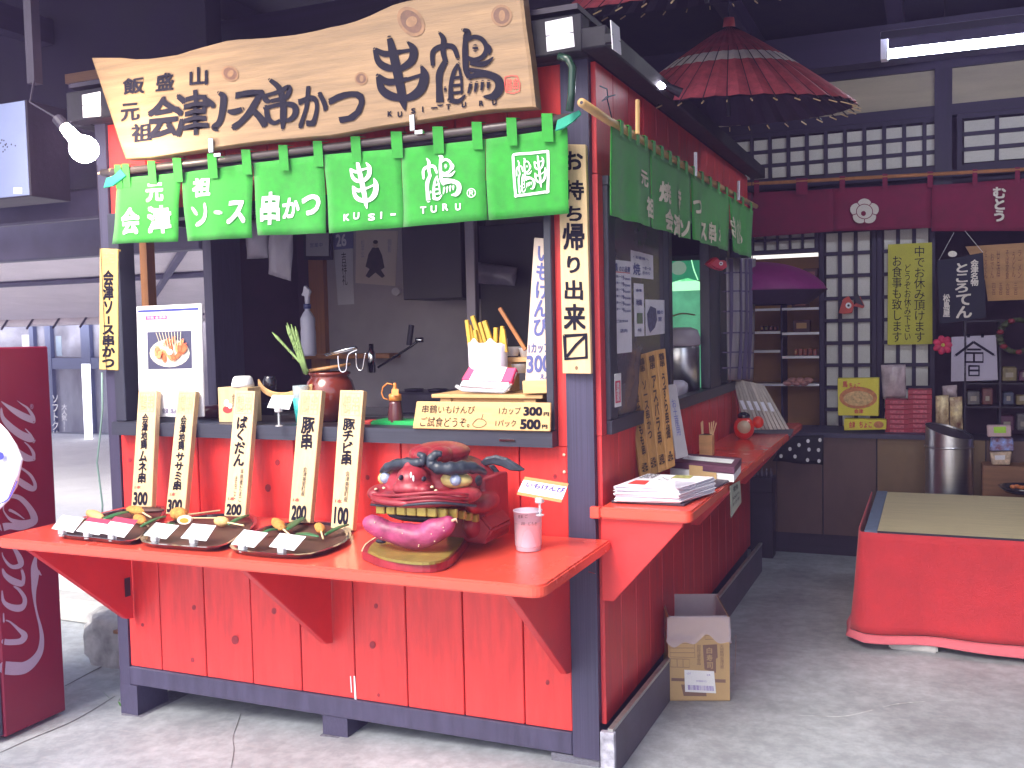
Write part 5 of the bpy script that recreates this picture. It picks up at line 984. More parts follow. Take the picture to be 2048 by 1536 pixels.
for k_, (x_, y_, w_, h_) in enumerate(((1936, 764, 20, 26), (1960, 764, 24, 20), (2004, 764, 30, 30), (2038, 764, 26, 22), (1934, 811, 26, 28), (1964, 811, 22, 34), (2006, 811, 22, 26), (2032, 811, 36, 20), (2000, 862, 28, 30), (2034, 862, 30, 34))):
    c_ = [(.12, .03, .03), (.05, .06, .12), (.16, .12, .05), (.08, .02, .06), (.10, .09, .10)][k_ % 5]; g0, g1 = FR(3.72)(x_, y_), FR(3.72)(x_+w_, y_-h_)
    gt = thing('packed_goods', 'dim packed goods, %s of the dark rack at the right edge' % ('top row leftmost', 'top row second', 'top row third', 'top row rightmost', 'middle row leftmost', 'middle row second', 'middle row third', 'middle row rightmost', 'bottom left', 'bottom right')[k_], 'package', g0, 'dim goods on the dark rack'); MB().box(g0.x, g1.x, 3.72, 3.82, g0.z+.004, g1.z).build('pack', mat('dim pack %d' % (k_ % 5), c_, .5, var=.5, vs=25), gt, bev=.006)
    bx('label', mat('dim label', (.30, .26, .22), .6, var=.3, vs=40), gt, g0.x+.02, g1.x-.02, 3.716, 3.719, g0.z+.03, g0.z+.06)
for a in (1928, 1998, 2076): bx('upright', BLKD, dk, p_(a, 700).x, p_(a+4, 700).x, 3.70, 3.95, ct_, p_(2000, 640).z)
wr = thing('wreath', 'green and red straw wreath hanging in the dark at the right edge', 'wreath', FR(3.7)(2030, 670)); wc = FR(3.68)(2035, 672)
for k in range(26): a = k*.24; MB().ell(wc+Vector((.10*math.cos(a), .01*math.sin(k*3), .10*math.sin(a))), .022, .016, .016, 8, 6, amp=.3).build('tuft', mat('dark moss', (.05, .06, .02), .8) if k % 4 else mat('berry red', (.22, .02, .03), .6), wr, smooth=True)
# polka dot cloth
pk = thing('dotted_cloth', 'black cloth with white dots draped over the back counter left end', 'cloth', FR(3.4)(1600, 930)); pp = FR(3.44)
MB().grid(lambda u, v: pp(*bil([(1575, 872), (1647, 870), (1646, 930), (1545, 922)], u, v))+Vector((0, .02*math.sin(u*9)*v, 0)), 12, 6).build('cloth', mat('black dotted cloth', (.012, .012, .02), .7), pk, smooth=True, solid=.004)
for x, y in ((1562, 912), (1590, 913), (1615, 920), (1638, 922), (1616, 882), (1618, 899), (1637, 900), (1598, 890), (1580, 898), (1640, 880)): disc(FR(3.41), x, y, 3.4, 4, INKW, pk, 'dot', off=.004)
ub = thing('bottle_crate', 'dark crate of small bottles tucked below the side shelf', 'crate', FR(3.3)(1520, 985)); ubp = FR(3.3)
MB().box(ubp(1498, 950).x, ubp(1545, 950).x, 3.3, 3.45, ubp(1520, 985).z, ubp(1520, 955).z).build('crate', BLKD, ub, bev=.004)
for k in range(5): c = ubp(1503+k*9, 950); MB().lathe([(.012, -.03), (.012, .01), (.005, .02), (.005, .035), (0, .036)], (c.x, 3.36, c.z), 10).build('bottle', mat('dim bottle', (.12, .10, .14), .2), ub, smooth=True)
MB().box(ubp(1500, 950).x, ubp(1544, 950).x, 3.31, 3.44, 0, ubp(1520, 985).z-.001).build('stand', BLKD, ub)
# ================================================================ BENCH
bz = .55; BP = GZ(bz); fl_, bl_ = BP(1718, 1062), BP(1764, 984)
ben = thing('tatami_bench', 'low tatami bench draped in red felt cloth, standing on concrete blocks at right', 'bench', (fl_.x+.6, (fl_.y+bl_.y)/2, 0))
X0, X1, Y0, Y1 = fl_.x-.005, fl_.x+1.85, fl_.y, bl_.y+.02
TAT = mat('tatami straw', (.66, .56, .34), .75, var=.14, vs=4, stretch=(1, 30, 1), bump=.8, bs=90, rnd=0)
MB().box(X0+.03, X1, Y0+.006, Y1, bz-.05, bz).build('tatami_mat', TAT, ben, bev=.003)
TED = mat('blue grey tatami border', (.13, .17, .27), .7, var=.2, vs=40); MB().box(X0+.028, X0+.085, Y0+.004, Y1+.002, bz-.052, bz+.003).build('tatami_border', TED, ben, bev=.002); MB().box(X0+.086, X1, Y0+.0035, Y0+.014, bz-.02, bz+.003).build('tatami_border', BLKD, ben)
MB().box(X0+.02, X1, Y0+.03, Y1-.02, .10, bz-.055).build('frame', BLKD, ben)
FELT = mat('red felt', (.56, .035, .045), .9, var=.10, vs=9, bump=.6, bs=220, sheen=.15)
def fel(u, v):
    s = u*3.05; z = bz-.004-(bz-.004-.075)*v
    fl0 = v*(.020+.018*math.sin(s*7)+.012*math.sin(s*15+1)+.02*math.sin(s*2.3))
    if s < 1.2: y = Y1-(Y1-Y0)*s/1.2; p = Vector((X0-fl0, y, z))
    else: p = Vector((X0+(s-1.2), Y0-.004-fl0, z))
    if 1.1 < s < 1.3: k = (1-abs(s-1.2)/.1)*.02; p += Vector((k*.5, k*.6, 0))
    return p
fc_ = MB().grid(fel, 150, 12).build('cloth_skirt', FELT, ben, smooth=True, solid=.005)
def hem(u, v):
    p = fel(u, 1); s = u*3.05; d = .07*v*(.65+.35*math.sin(s*1.9+.6)**2); return Vector((p.x-(.02*v if s < 1.2 else 0), p.y-(.03*v if s >= 1.2 else 0)-.006, p.z-.002-d*.7))
MB().grid(hem, 150, 3).build('turned_hem', mat('faded pink red felt', (.72, .16, .20), .9, var=.08, vs=9, bump=.5, bs=220), fc_, smooth=True, solid=.005)
BLK_ = mat('concrete block', (.50, .50, .50), .9, var=.15, vs=20, bump=.8, bs=60); q0, q1 = GZ(0)(1776, 1312), GZ(0)(1876, 1320)
bkk = thing('concrete_block', 'pale concrete block under the front of the draped bench', 'block', (q0.x+.1, q0.y+.08, 0), 'concrete blocks under the bench'); MB().box(q0.x, q1.x, q0.y+.10, q0.y+.30, 0, .058).build('block', BLK_, bkk, bev=.008, seg=2)
st = thing('black_tray', 'black tray holding small orange things on the tatami bench', 'tray', GZ(bz)(2030, 995)); c = GZ(bz)(2050, 985)
MB().lathe([(.10, 0), (.14, .035), (.135, .035), (.10, .008), (0, .008)], (c.x, c.y, bz), 24).build('tray', BLACKP, st, smooth=True)
for k in range(7): MB().ell((c.x-.06+.02*k, c.y+.02*math.sin(k*2), bz+.03), .018, .014, .012, 8, 6).build('sweet', mat('orange sweet', (.55, .16, .05), .5, var=.4), st, smooth=True)
# ================================================================ CARDBOARD BOX
P0, P1 = GZ(0)(1338, 1402), GZ(0)(1460, 1402); u_ = (P1-P0); wB = u_.length; u_.normalize(); v_ = Vector((-u_.y, u_.x, 0)); hB = .345; dB = .34
bxo = thing('cardboard_box', 'open brown cardboard box with a plastic bag liner on the concrete beside the stall', 'box', P0)
CARD = mat('corrugated cardboard', (.52, .35, .17), .75, var=.08, vs=4, bump=.15)
def bpnt(a, b, z): return P0+u_*a*wB+v_*b*dB+Vector((0, 0, z))
def wall(a0, b0, a1, b1, inset):
    p, q = bpnt(a0, b0, .001), bpnt(a1, b1, .001); d = Vector(inset)*.005
    return MB().prism([p, q, q+Vector((0, 0, hB)), p+Vector((0, 0, hB))], d).build('panel', CARD, bxo)
wall(0, 0, 1, 0, v_); wall(0, 1, 1, 1, -v_); wall(0, .016, 0, .984, u_); wall(1, .016, 1, .984, -u_); MB().prism([bpnt(0, 0, .004), bpnt(1, 0, .004), bpnt(1, 1, .004), bpnt(0, 1, .004)], (0, 0, -.003)).build('panel', CARD, bxo)
BAG = mat('crumpled clear bag', (.80, .72, .84), .22, var=.05, bump=.9, bs=30, alpha=.42)
def lin(u, v):
    s = (u % 1)*4; k = int(s) % 4; f = s-int(s); cs_ = [(-.012, -.012), (1.012, -.012), (1.012, 1.012), (-.012, 1.012)]; a = cs_[k]; b = cs_[(k+1) % 4]; A_, B_ = a[0]+(b[0]-a[0])*f, a[1]+(b[1]-a[1])*f
    z = hB+.006-.10*v*(1+.18*math.sin(u*30)+.12*math.sin(u*71)); r = 1+.03*v+.012*math.sin(u*50+v*14)*v
    return bpnt(.5+(A_-.5)*r, .5+(B_-.5)*r, z)
MB().grid(lin, 120, 8).build('bag_collar', BAG, bxo, smooth=True)
def lin2(u, v):
    s = (u % 1)*4; k = int(s) % 4; f = s-int(s); cs_ = [(0, 0), (1, 0), (1, 1), (0, 1)]; a = cs_[k]; b = cs_[(k+1) % 4]; A_, B_ = a[0]+(b[0]-a[0])*f, a[1]+(b[1]-a[1])*f
    r = .955-.05*v; return bpnt(.5+(A_-.5)*r+.01*math.sin(u*40+v*9)*v, .5+(B_-.5)*r, hB+.008-.24*v)
BAG2 = mat('greyish bag liner', (.55, .50, .55), .35, var=.1, bump=.8, bs=25, alpha=.85)
lm = MB().grid(lin2, 80, 6); lm.poly([bpnt(.5+(a-.5)*.9, .5+(b-.5)*.9, hB-.225) for a, b in ((0, 0), (1, 0), (1, 1), (0, 1))]); lm.build('bag_liner', BAG2, bxo, smooth=True)
BF = Pl(P0, -v_); BI = mat('brown carton print', (.22, .13, .10), .7, var=.15, bump=0)
def Z_(x, y): return (1330+x/6.68, 1180+y/6.68)
text('FU2MR', BF, [Z_(66, 625), Z_(360, 618), Z_(360, 688), Z_(66, 690)], BI, bxo, bold=.02, off=.001)
ln = lambda *p: [(*Z_(x, y), .9) for x, y in p]
strokes(BF, [ln((55, 612), (385, 605), (400, 905), (70, 893), (55, 612)), ln((60, 712), (385, 712)), ln((62, 775), (388, 775)), ln((66, 838), (392, 838)), ln((70, 918), (325, 925), (325, 1035), (76, 1028), (70, 918)), ln((535, 608), (745, 600), (745, 655), (535, 660), (535, 608)), ln((160, 920), (164, 1025)), ln((240, 922), (242, 1030))], BI, bxo, 'printed_lines', off=.001, n=1)
flat(BF, [Z_(505, 735), Z_(695, 725), Z_(705, 905), Z_(680, 920), Z_(682, 1110), Z_(528, 1060), Z_(515, 900)], BI, bxo, 'printed_block', off=.001)
text([('白', [Z_(555, 770), Z_(630, 768), Z_(630, 850), Z_(555, 850)]), ('寿', [Z_(555, 865), Z_(635, 865), Z_(635, 950), Z_(555, 950)]), ('司', [Z_(560, 965), Z_(640, 965), Z_(640, 1050), Z_(560, 1050)])], BF, None, mat('card tone print', (.50, .34, .18), .7), bxo, bold=.02, off=.002)
text([('取扱注意食品', [Z_(425, 735), Z_(480, 735), Z_(480, 1000), Z_(425, 1000)]), ('天地無用水濡注意', [Z_(730, 735), Z_(785, 735), Z_(790, 1050), Z_(735, 1050)])], BF, None, BI, bxo, vert=True, bold=0, off=.001, name='small_print')
flat(BF, [Z_(85, 1175), Z_(810, 1195), Z_(810, 1240), Z_(85, 1215)], BI, bxo, 'printed_bar', off=.001); flat(BF, [Z_(215, 1262), Z_(540, 1280), Z_(556, 1420), Z_(250, 1415)], BI, bxo, 'printed_block', off=.001)
lq = [Z_(258, 1066), Z_(655, 1085), Z_(682, 1380), Z_(268, 1360)]; flat(BF, lq, PAPER, bxo, 'shipping_label', off=.002); VI = mat('violet barcode print', (.30, .22, .55), .6)
for k in range(24): 
    a = .10+.035*k; flat(BF, sub(lq, a, .68, a+random.choice((.012, .018, .026)), .90), VI, bxo, 'barcode_bar', off=.003)
text([('0780012', sub(lq, .38, .44, .72, .52)), ('LOT', sub(lq, .08, .12, .22, .20)), ('24', sub(lq, .74, .14, .86, .22))], BF, None, VI, bxo, bold=0, off=.003, name='small_print')
BS = Pl(P1, u_); strokes(BS, [[(1464, 1280, 1.2), (1472, 1270, 1.2), (1470, 1350, 1.2)]], BI, bxo, 'printed_lines', off=.001, n=1)
# ================================================================ INSIDE THE STALL WINDOW
MP = FR(-.015); mq = [(272, 613), (402, 607), (407, 834), (278, 834)]
mb = thing('menu_board', 'glaring white menu board with a photo of fried skewers, standing in the window left end', 'menu board', MP(340, 834))
slab(MP, mq, .012, 'panel', mat('bright white board', (.92, .91, .95), .4, var=.02, bump=0), mb, bev=.003)
flat(MP, sub(mq, .03, .035, .96, .055), mat('blue line', (.05, .06, .30), .5), mb, 'header_line'); MG = mat('magenta print', (.60, .05, .22), .5)
flat(MP, sub(mq, .14, .09, .47, .125), MG, mb, 'caption_block'); text('元祖 会津串', MP, sub(mq, .16, .095, .45, .12), INKW, mb, bold=.01, off=.002, name='small_print')
text([('元祖会津', sub(mq, .16, .205, .36, .225)), ('本', sub(mq, .78, .20, .83, .222)), ('愛・地鶏', sub(mq, .26, .62, .62, .65)), ('ソース串かつ', sub(mq, .36, .80, .75, .82))], MP, None, mat('grey print', (.25, .22, .32), .6), mb, bold=0, name='small_print')
phq = sub(mq, .16, .235, .84, .57); flat(MP, phq, mat('dark slate print', (.06, .06, .12), .5), mb, 'photo_print')
disc(MP, *bil(phq, .5, .58), 40, 28, mat('pale plate print', (.66, .62, .50), .5), mb, 'plate_print', off=.0018); OS = mat('orange red print', (.66, .14, .05), .5, var=.4, vs=50); OS2 = mat('orange print light', (.80, .30, .12), .5, var=.4, vs=50)
for k in range(26):
    a = random.uniform(0, 6.28); r = random.random()**.5; x, y = bil(phq, .5+.36*r*math.cos(a), .52+.30*r*math.sin(a)); b_ = random.uniform(-.9, .9)
    strokes(MP, [[(x-7*math.sin(b_), y-7*math.cos(b_), 6), (x, y, 8), (x+7*math.sin(b_), y+7*math.cos(b_), 6)]], OS if k % 3 else OS2, mb, 'skewer_print', off=.0022+.0003*k, n=3)
strokes(MP, [[(*bil(phq, .20+.07*k, .02), 1.2), (*bil(phq, .30+.055*k, .38), 1.2)] for k in range(9)], mat('stick print', (.75, .62, .42), .5), mb, 'stick_print', off=.0102, n=1)
disc(MP, *bil(phq, .50, .55), 6, 6, INKW, mb, 'dot_print', off=.0116)
text([('会津', sub(mq, .36, .92, .46, .97)), ('逸品', sub(mq, .48, .92, .60, .97))], MP, None, mat('grey print', (.25, .22, .32)), mb, bold=.03, name='small_print')
# inner wall papers
IWP = FR(1.395); PP_ = mat('greyed paper', (.52, .50, .55), .8, var=.08, vs=5); 
t = thing('wall_calendar', 'tall narrow calendar sheet with a big 26 on the stall inner wall', 'calendar', IWP(688, 608)); slab(IWP, [(668, 500), (705, 496), (708, 608), (676, 610)], .003, 'sheet', PP_, t); slab(IWP, [(664, 465), (706, 462), (706, 497), (668, 500)], .004, 'header', mat('slate blue header', (.16, .16, .34), .6), t)
text('26', IWP, [(671, 469), (692, 467), (693, 492), (673, 494)], PAPERL, t, bold=.03); text('吉祥礼', IWP, [(682, 505), (692, 504), (695, 570), (685, 571)], INK, t, vert=True, bold=.01)
t = thing('wall_poster', 'beige poster with a seated figure in dark robes on the stall inner wall', 'poster', IWP(752, 572)); pq_ = [(712, 462), (796, 462), (790, 572), (711, 566)]; slab(IWP, pq_, .003, 'sheet', mat('beige poster', (.55, .46, .42), .7, var=.06), t)
RB_ = mat('dark robe print', (.05, .04, .05), .7, var=.3, vs=20)
flat(IWP, [(745, 495), (757, 495), (764, 510), (769, 535), (762, 540), (770, 552), (764, 556), (751, 545), (738, 556), (731, 552), (739, 538), (731, 533), (737, 508)], RB_, t, 'robe_print'); disc(IWP, 751, 489, 5.5, 7, mat('skin tone print', (.46, .34, .28), .7), t, 'face_print', off=.002); disc(IWP, 751, 484, 5, 4, RB_, t, 'hair_print', off=.003)
text([('松平公', [(722, 480), (729, 480), (729, 515), (722, 515)]), ('御影', [(775, 478), (783, 478), (783, 505), (775, 505)])], IWP, None, mat('grey print', (.25, .22, .32)), t, vert=True, bold=0, name='small_print')
t = thing('framed_notice', 'small white notice in a dark frame behind the green curtain edge', 'notice', IWP(635, 515)); slab(FR(1.355), [(606, 462), (662, 460), (664, 520), (608, 520)], .012, 'frame', BLKD, t); slab(FR(1.34), [(612, 466), (657, 465), (657, 512), (612, 512)], .003, 'sheet', PP_, t)
text('営業中', FR(1.34), [(620, 486), (645, 485), (645, 494), (620, 495)], INKB, t, bold=.01)
HB = mat('hanging milky bag', (.50, .46, .54), .4, var=.12, vs=8, bump=.5, bs=20)
pbag('white plastic bag hanging left behind the green curtain', [(492, 440), (538, 440), (536, 516), (494, 518)], HB, FR(.75), 'white bags hanging in the stall', 'hanging_bag', 'bag', .04); pbag('longer white plastic bag hanging right, with a ragged lower end', [(540, 440), (588, 440), (582, 562), (537, 548)], HB, FR(.72), 'white bags hanging in the stall', 'hanging_bag', 'bag', .04)
t = thing('wall_cupboard', 'dark hanging cupboard with a grey post at its right in the stall', 'cupboard', FR(1.1)(870, 600)); q0, q1 = FR(1.1)(802, 440), FR(1.1)(925, 596); MB().box(q0.x, q1.x, 1.1, 1.39, q1.z, 2.42).build('body', mat('near black cupboard', (.018, .012, .028), .5, var=.2), t, bev=.004); q0, q1 = FR(1.0)(928, 440), FR(1.0)(952, 620)
MB().box(q0.x, q1.x, 1.0, 1.04, 1.136, 2.42).build('post', mat('grey steel post', (.22, .19, .24), .4, metal=.4, var=.1), t, bev=.004)
q0, q1 = FR(1.25)(958, 470), FR(1.25)(1120, 640); MB().box(q0.x, -.63, 1.25, 1.39, q1.z-.2, 2.05).build('side_cupboard', mat('near black cupboard', (.018, .012, .028)), t, bev=.004)
t = thing('round_clock', 'small round pale dial on the grey wall below the poster', 'dial', IWP(791, 583)); disc(IWP, 791, 583, 8, 8, PP_, t, 'dial', off=.02, th=.02)
pbag('crumpled clear bag on the dark shelf, right half of the stall interior', [(935, 522), (1035, 535), (1030, 572), (950, 566)], mat('dim clear bag', (.16, .14, .20), .3, var=.3, vs=9, bump=.5), FR(1.15), None, 'clear_bag', 'bag')
# items on counter
def bottle_spray():
    P = FR(.55); t = thing('spray_bottle', 'white spray bottle standing inside the stall behind the asparagus', 'bottle', P(618, 715)); b = P(618, 712); s = .00192
    WB = mat('dim white plastic', (.42, .40, .50), .35, var=.06)
    MB().lathe([(.030, 0), (.034, .01), (.034, .11), (.032, .125), (.033, .14), (.033, .17), (.020, .195), (.012, .205), (.012, .215)], b, 20).build('body', WB, t, smooth=True)
    MB().lathe([(.017, 0), (.017, .02), (.012, .022)], b+Vector((0, 0, .214)), 14).build('collar', mat('navy cap', (.04, .05, .16), .4), t, smooth=True)
    c = b+Vector((0, 0, .235)); MB().prism([c+Vector((x, -.008, z)) for x, z in ((-.008, 0), (.010, 0), (.012, .035), (.022, .055), (.018, .062), (-.006, .085), (-.012, .080), (-.020, .050), (-.026, .046), (-.026, .038), (-.010, .036))], (0, .018, 0)).build('trigger_head', WB, t, bev=.003)
bottle_spray()
P = FR(.10); t = thing('asparagus_cup', 'green asparagus spears in a cup with a teal lower half, left of the brown pot', 'cup', P(600, 800)); c = P(602, 790); zc = 1.178; c.z = zc
ASP = mat('asparagus green', (.17, .26, .08), .5, var=.35, vs=25, bump=.4)
MB().lathe([(.022, .001), (.031, .10), (.033, .155), (.031, .155), (.020, .004)], c, 20).build('cup', mat('greyish clear cup', (.45, .52, .56), .2, var=.05, bump=0, alpha=.6), t, smooth=True); MB().lathe([(.0225, .002), (.0335, .105)], c, 20).build('cup_print', mat('teal print', (.05, .50, .50), .4, var=.4, vs=30), t, smooth=True)
for (x0, y0, x1, y1) in ((598, 722, 544, 664), (600, 722, 572, 650), (603, 722, 574, 645), (606, 722, 582, 648), (601, 722, 580, 662), (608, 720, 590, 652)):
    a, b = P(x0, y0), P(x1, y1); lo = a+(a-b)*.35; lo.z = max(lo.z, zc+.02); MB().tube([lo, a, a+(b-a)*.6, a+(b-a)*.8, b], [.0055, .0055, .0055, .0068, .001], 7).build('spear', ASP, t, smooth=True)
    for s in (.35, .55, .72): MB().ell(a+(b-a)*s+Vector((0, -.005, 0)), .0045, .003, .006, 6, 4).build('scale', ASP, t)
P = FR(.22); t = thing('brown_pot', 'glossy brown earthenware pot with a wooden lid and tongs on top, in the window', 'pot', P(662, 800)); c = P(661, 800); c.z = 1.178
GLZ = mat('brown red glaze', (.17, .028, .016), .14, var=.4, vs=3, bump=.05, coat=.5)
MB().lathe([(.055, 0), (.085, .04), (.101, .09), (.103, .125), (.092, .165), (.078, .182), (.080, .19), (.087, .196), (.083, .204), (.074, .204), (.07, .19)], c, 36).build('body', GLZ, t, smooth=True)
lc = c+Vector((0, 0, .215)); MB().lathe([(0, 0), (.088, 0), (.090, .006), (.086, .012), (0, .012)], lc, 32, axis=(-.12, -.05, 1)).build('lid', mat('lid wood', (.42, .20, .07), .5, var=.2, vs=6, stretch=(1, 8, 1)), t, smooth=True)
a, b = P(652, 712, .06), P(714, 696, .05); MB().tube([a, b], [.003, .006], 6).tube([a+Vector((0, -.01, .006)), b+Vector((0, -.01, .004))], [.003, .006], 6).build('tongs', CHROME, t, smooth=True)
for pts in ([(676, 712), (678, 735), (684, 744), (692, 740), (694, 722), (698, 708), (714, 700)], [(712, 706), (713, 730), (718, 740), (725, 738), (728, 720), (731, 706)]): MB().tube([P(x, y, .11) for x, y, _ in cr([(x, y, 0) for x, y in pts], 4)], .0022, 6).build('wire_hook', PAPERL if pts[0][0] < 700 else CHROME, t, smooth=True)
P = FR(.015); t = thing('small_wooden_box', 'small pale wooden box with a red doll drawing behind the third plaque', 'box', P(455, 836)); a, b = P(435, 775), P(530, 834); MB().box(a.x, P(496, 800).x, .015, .10, 1.187, a.z).build('body', PINE, t, bev=.002)
disc(P, 455, 819, 9.5, 7.5, mat('doll red', (.55, .05, .05), .6), t, 'doll_print', off=.001); disc(P, 453, 806, 5, 7, PAPER, t, 'doll_face', off=.0015); disc(P, 460, 812, 4.5, 5, PAPER, t, 'doll_face', off=.002); text('会津', P, Qd(464, 788, 471, 815), INK, t, vert=True, bold=.01)
t = thing('paper_bowl', 'overexposed white upturned paper bowl on the little wooden box', 'bowl', P(487, 774)); c = FR(.055)(486, 776); c.z = P(486, 775).z+.001; MB().lathe([(.046, 0), (.045, .012), (.038, .036), (.030, .043), (0, .044)], c, 22).build('bowl', PAPER, t, smooth=True)
P = FR(.12); t = thing('straw_basket', 'shallow curved straw basket between the bowl and the asparagus', 'basket', P(555, 796))
STR = mat('straw', (.62, .36, .16), .7, var=.3, vs=25, bump=.5)
for k in range(5): MB().tube([P(x, y-k*2.2) for x, y, _ in cr([(517, 768, 0), (528, 784, 0), (548, 794, 0), (575, 795, 0), (604, 786, 0), (625, 778, 0)], 4)], [.003]+[.0045]*19+[.003], 6).build('strand', STR, t, smooth=True)
t = thing('black_jar', 'small black jar in the straw basket', 'jar', FR(.16)(540, 778)); c = FR(.16)(540, 780); MB().lathe([(.026, 0), (.028, .04), (.022, .05), (.022, .058), (0, .058)], c, 18).build('jar', BLACKP, t, smooth=True)
P = FR(.10); t = thing('sauce_bottle', 'squeeze bottle of brown sauce with an orange cap and tethered nozzle plug', 'bottle', P(791, 824)); c = P(791, 820); c.z = 1.178; OR = mat('orange cap', (.75, .25, .05), .4, var=.05, bump=0)
MB().lathe([(.028, 0), (.030, .01), (.029, .05), (.024, .085), (.022, .098)], c, 22).build('body', mat('brown sauce bottle', (.11, .03, .035), .2, var=.1, bump=0, coat=.4), t, smooth=True)
MB().lathe([(.025, 0), (.024, .024), (.012, .028), (.007, .055), (.008, .062), (.004, .068)], c+Vector((0, 0, .098)), 20).build('cap', OR, t, smooth=True); MB().tube([c+Vector((x, -.012, z)) for x, z in ((-.004, .160), (-.025, .165), (-.045, .150), (-.052, .128), (-.045, .108), (-.026, .102))], .003, 6).build('tether', OR, t, smooth=True)
flat(FR(.068), Qd(783, 778, 797, 791), mat('orange label', (.80, .36, .10), .6), t, 'label', off=.003)
t = thing('green_tray', 'bright green plastic tray on the inner counter', 'tray', FR(.1)(790, 840)); a, b = FR(.08)(744, 842), FR(.08)(835, 824); MB().box(a.x, b.x+.02, .065, .18, 1.179, 1.200).build('tray', mat('green plastic', (.02, .38, .10), .3, var=.05, bump=0), t, bev=.006, seg=2)
t = thing('red_packet', 'red packet beside the green tray', 'packet', FR(.1)(742, 836)); MB().box(a.x-.05, a.x-.004, .075, .14, 1.179, 1.197).build('packet', mat('red packet', (.5, .05, .04), .5, var=.3, vs=30), t, bev=.003)
# stand with sticks
P = FR(.03); SW = mat('light stand wood', (.62, .38, .17), .5, var=.12, vs=3, stretch=(1.5, 8, 14)); t = thing('wooden_stand', 'low pale wooden stand carrying sweet potato sticks in the right half of the window', 'stand', P(985, 806))
zt_ = P(985, 788).z; xa, xb = P(870, 790).x, -.192; MB().box(xa, xb, .0, .26, zt_-.014, zt_).build('top_board', SW, t, bev=.002)
for x0, x1 in ((xa+.03, xa+.075), (xb-.075, xb-.03)): MB().box(x0, x1, .012, .24, 1.179, zt_-.0145).build('leg', SW, t, bev=.002)
bx('apron', SW, t, xa+.076, xb-.076, .02, .035, 1.19, zt_-.015)
t = thing('plastic_pack', 'clear plastic pack with a white and pink wrapper on the wooden stand', 'food pack', P(970, 783)); pq2 = Pl(P(970, 783, .01), (0, -.80, .6))
slab(pq2, [(935, 735), (1034, 738), (1014, 782), (915, 775)], .022, 'pack', mat('clear pack over sweets', (.62, .55, .60), .15, var=.3, vs=20, bump=.3), t, bev=.008, seg=2)
WR = mat('pink wrapper', (.75, .05, .16), .5, var=.05, bump=0)
slab(pq2, [(938, 732), (1033, 735), (1022, 764), (922, 759)], .024, 'wrapper', WR, t, off=.003, bev=.003); flat(pq2, [(953, 732), (1014, 734), (1002, 763), (938, 760)], PAPER, t, 'wrapper_band', off=.0046)
MB().tube([P(912, 772, .03), P(926, 780, .03), P(1008, 783, .03), P(1020, 770, .03)], .007, 8).build('rim', CLIP, t, smooth=True); strokes(pq2, [[(966, 741, 1), (976, 745, 1)], [(958, 751, 1), (964, 749, 1)], [(980, 746, 1), (984, 750, 1)]], INK, t, off=.0056)
FRI = mat('golden potato stick', (.62, .38, .05), .5, var=.22, vs=12, bump=.3); FRB = mat('brown potato stick', (.42, .16, .05), .5, var=.3, vs=12, bump=.3)
def cupof(lb, cx, base, r, sticks, y=.11):
    P = FR(y); t = thing('potato_stick_cup', lb, 'food cup', P(cx, base), 'paper cups of potato sticks'); c = P(cx, base); c.z = zt_+.001
    h = P(cx, base-40).z-c.z; MB().lathe([(r*.7, 0), (r, h), (r*.96, h), (r*.66, .004)], c, 18).build('paper_cup', PAPER, t, smooth=True)
    MB().grid(lambda u, v: c+Vector((r*(1+.06*v)*math.cos(u*6.283), r*(1+.06*v)*math.sin(u*6.283), h*.45+v*h*.72*(1+.08*math.sin(u*19)+.04*math.sin(u*44)))), 40, 4).build('paper_lining', mat('thin white wrap', (.80, .76, .86), .5, var=.06), t, smooth=True, solid=.001)
    for k, (x0, y0, x1, y1, w_) in enumerate(sticks):
        yy = y-.012+.008*(k % 3); A_, B_ = FR(yy)(x0, y0), FR(yy)(x1, y1); d = (B_-A_).normalized(); s = Vector((d.z, 0, -d.x))*w_/2
        MB().prism([A_-s, A_+s, B_+s*.95, B_-s*.8], (0, .013, 0)).build('potato_stick', FRI if k != 99 else FRB, t, bev=.0015)
cupof('left white paper cup of golden potato sticks on the stand', 958, 738, .036, [(942, 715, 932, 640, .016), (952, 712, 938, 650, .014), (970, 715, 943, 632, .018), (958, 715, 948, 660, .014)])
cupof('right white paper cup of golden potato sticks on the stand', 992, 738, .042, [(990, 715, 967, 642, .020), (978, 715, 958, 645, .014), (1000, 700, 1003, 652, .014), (1010, 705, 1004, 658, .018), (990, 690, 990, 655, .016)])
t = thing('potato_stick', 'single long brown potato stick leaning left above the white bowls', 'potato stick', FR(.14)(1048, 700)); A_, B_ = FR(.14)(1050, 700), FR(.14)(998, 616); d = (B_-A_).normalized(); s = Vector((d.z, 0, -d.x))*.007; MB().prism([A_-s, A_+s, B_+s, B_-s], (0, .012, 0)).build('stick', FRB, t, bev=.0015)
for lb, cx, cy, r in (('small white foam bowl behind the right cup of sticks', 1025, 712, .030), ('small white foam bowl next to the tall weathered board', 1052, 714, .028), ('lower white foam bowl beside the pink wrapped pack', 1040, 746, .034)):
    P = FR(.19); t = thing('foam_bowl', lb, 'bowl', P(cx, cy), 'white foam bowls on the stand'); MB().lathe([(r*.7, -.018), (r, .014), (r*1.06, .016), (r*.9, .012), (0, -.01)], P(cx, cy-10), 18).build('bowl', WHITEP, t, smooth=True)
t = thing('small_shelf', 'small wooden shelf piece under the white foam bowls', 'shelf', FR(.2)(1040, 725)); a, b = FR(.16)(1012, 715), FR(.16)(1100, 724); MB().box(a.x, b.x, .16, .25, b.z, a.z).box(a.x, a.x+.02, .17, .24, zt_, b.z).build('shelf', SW, t, bev=.002)
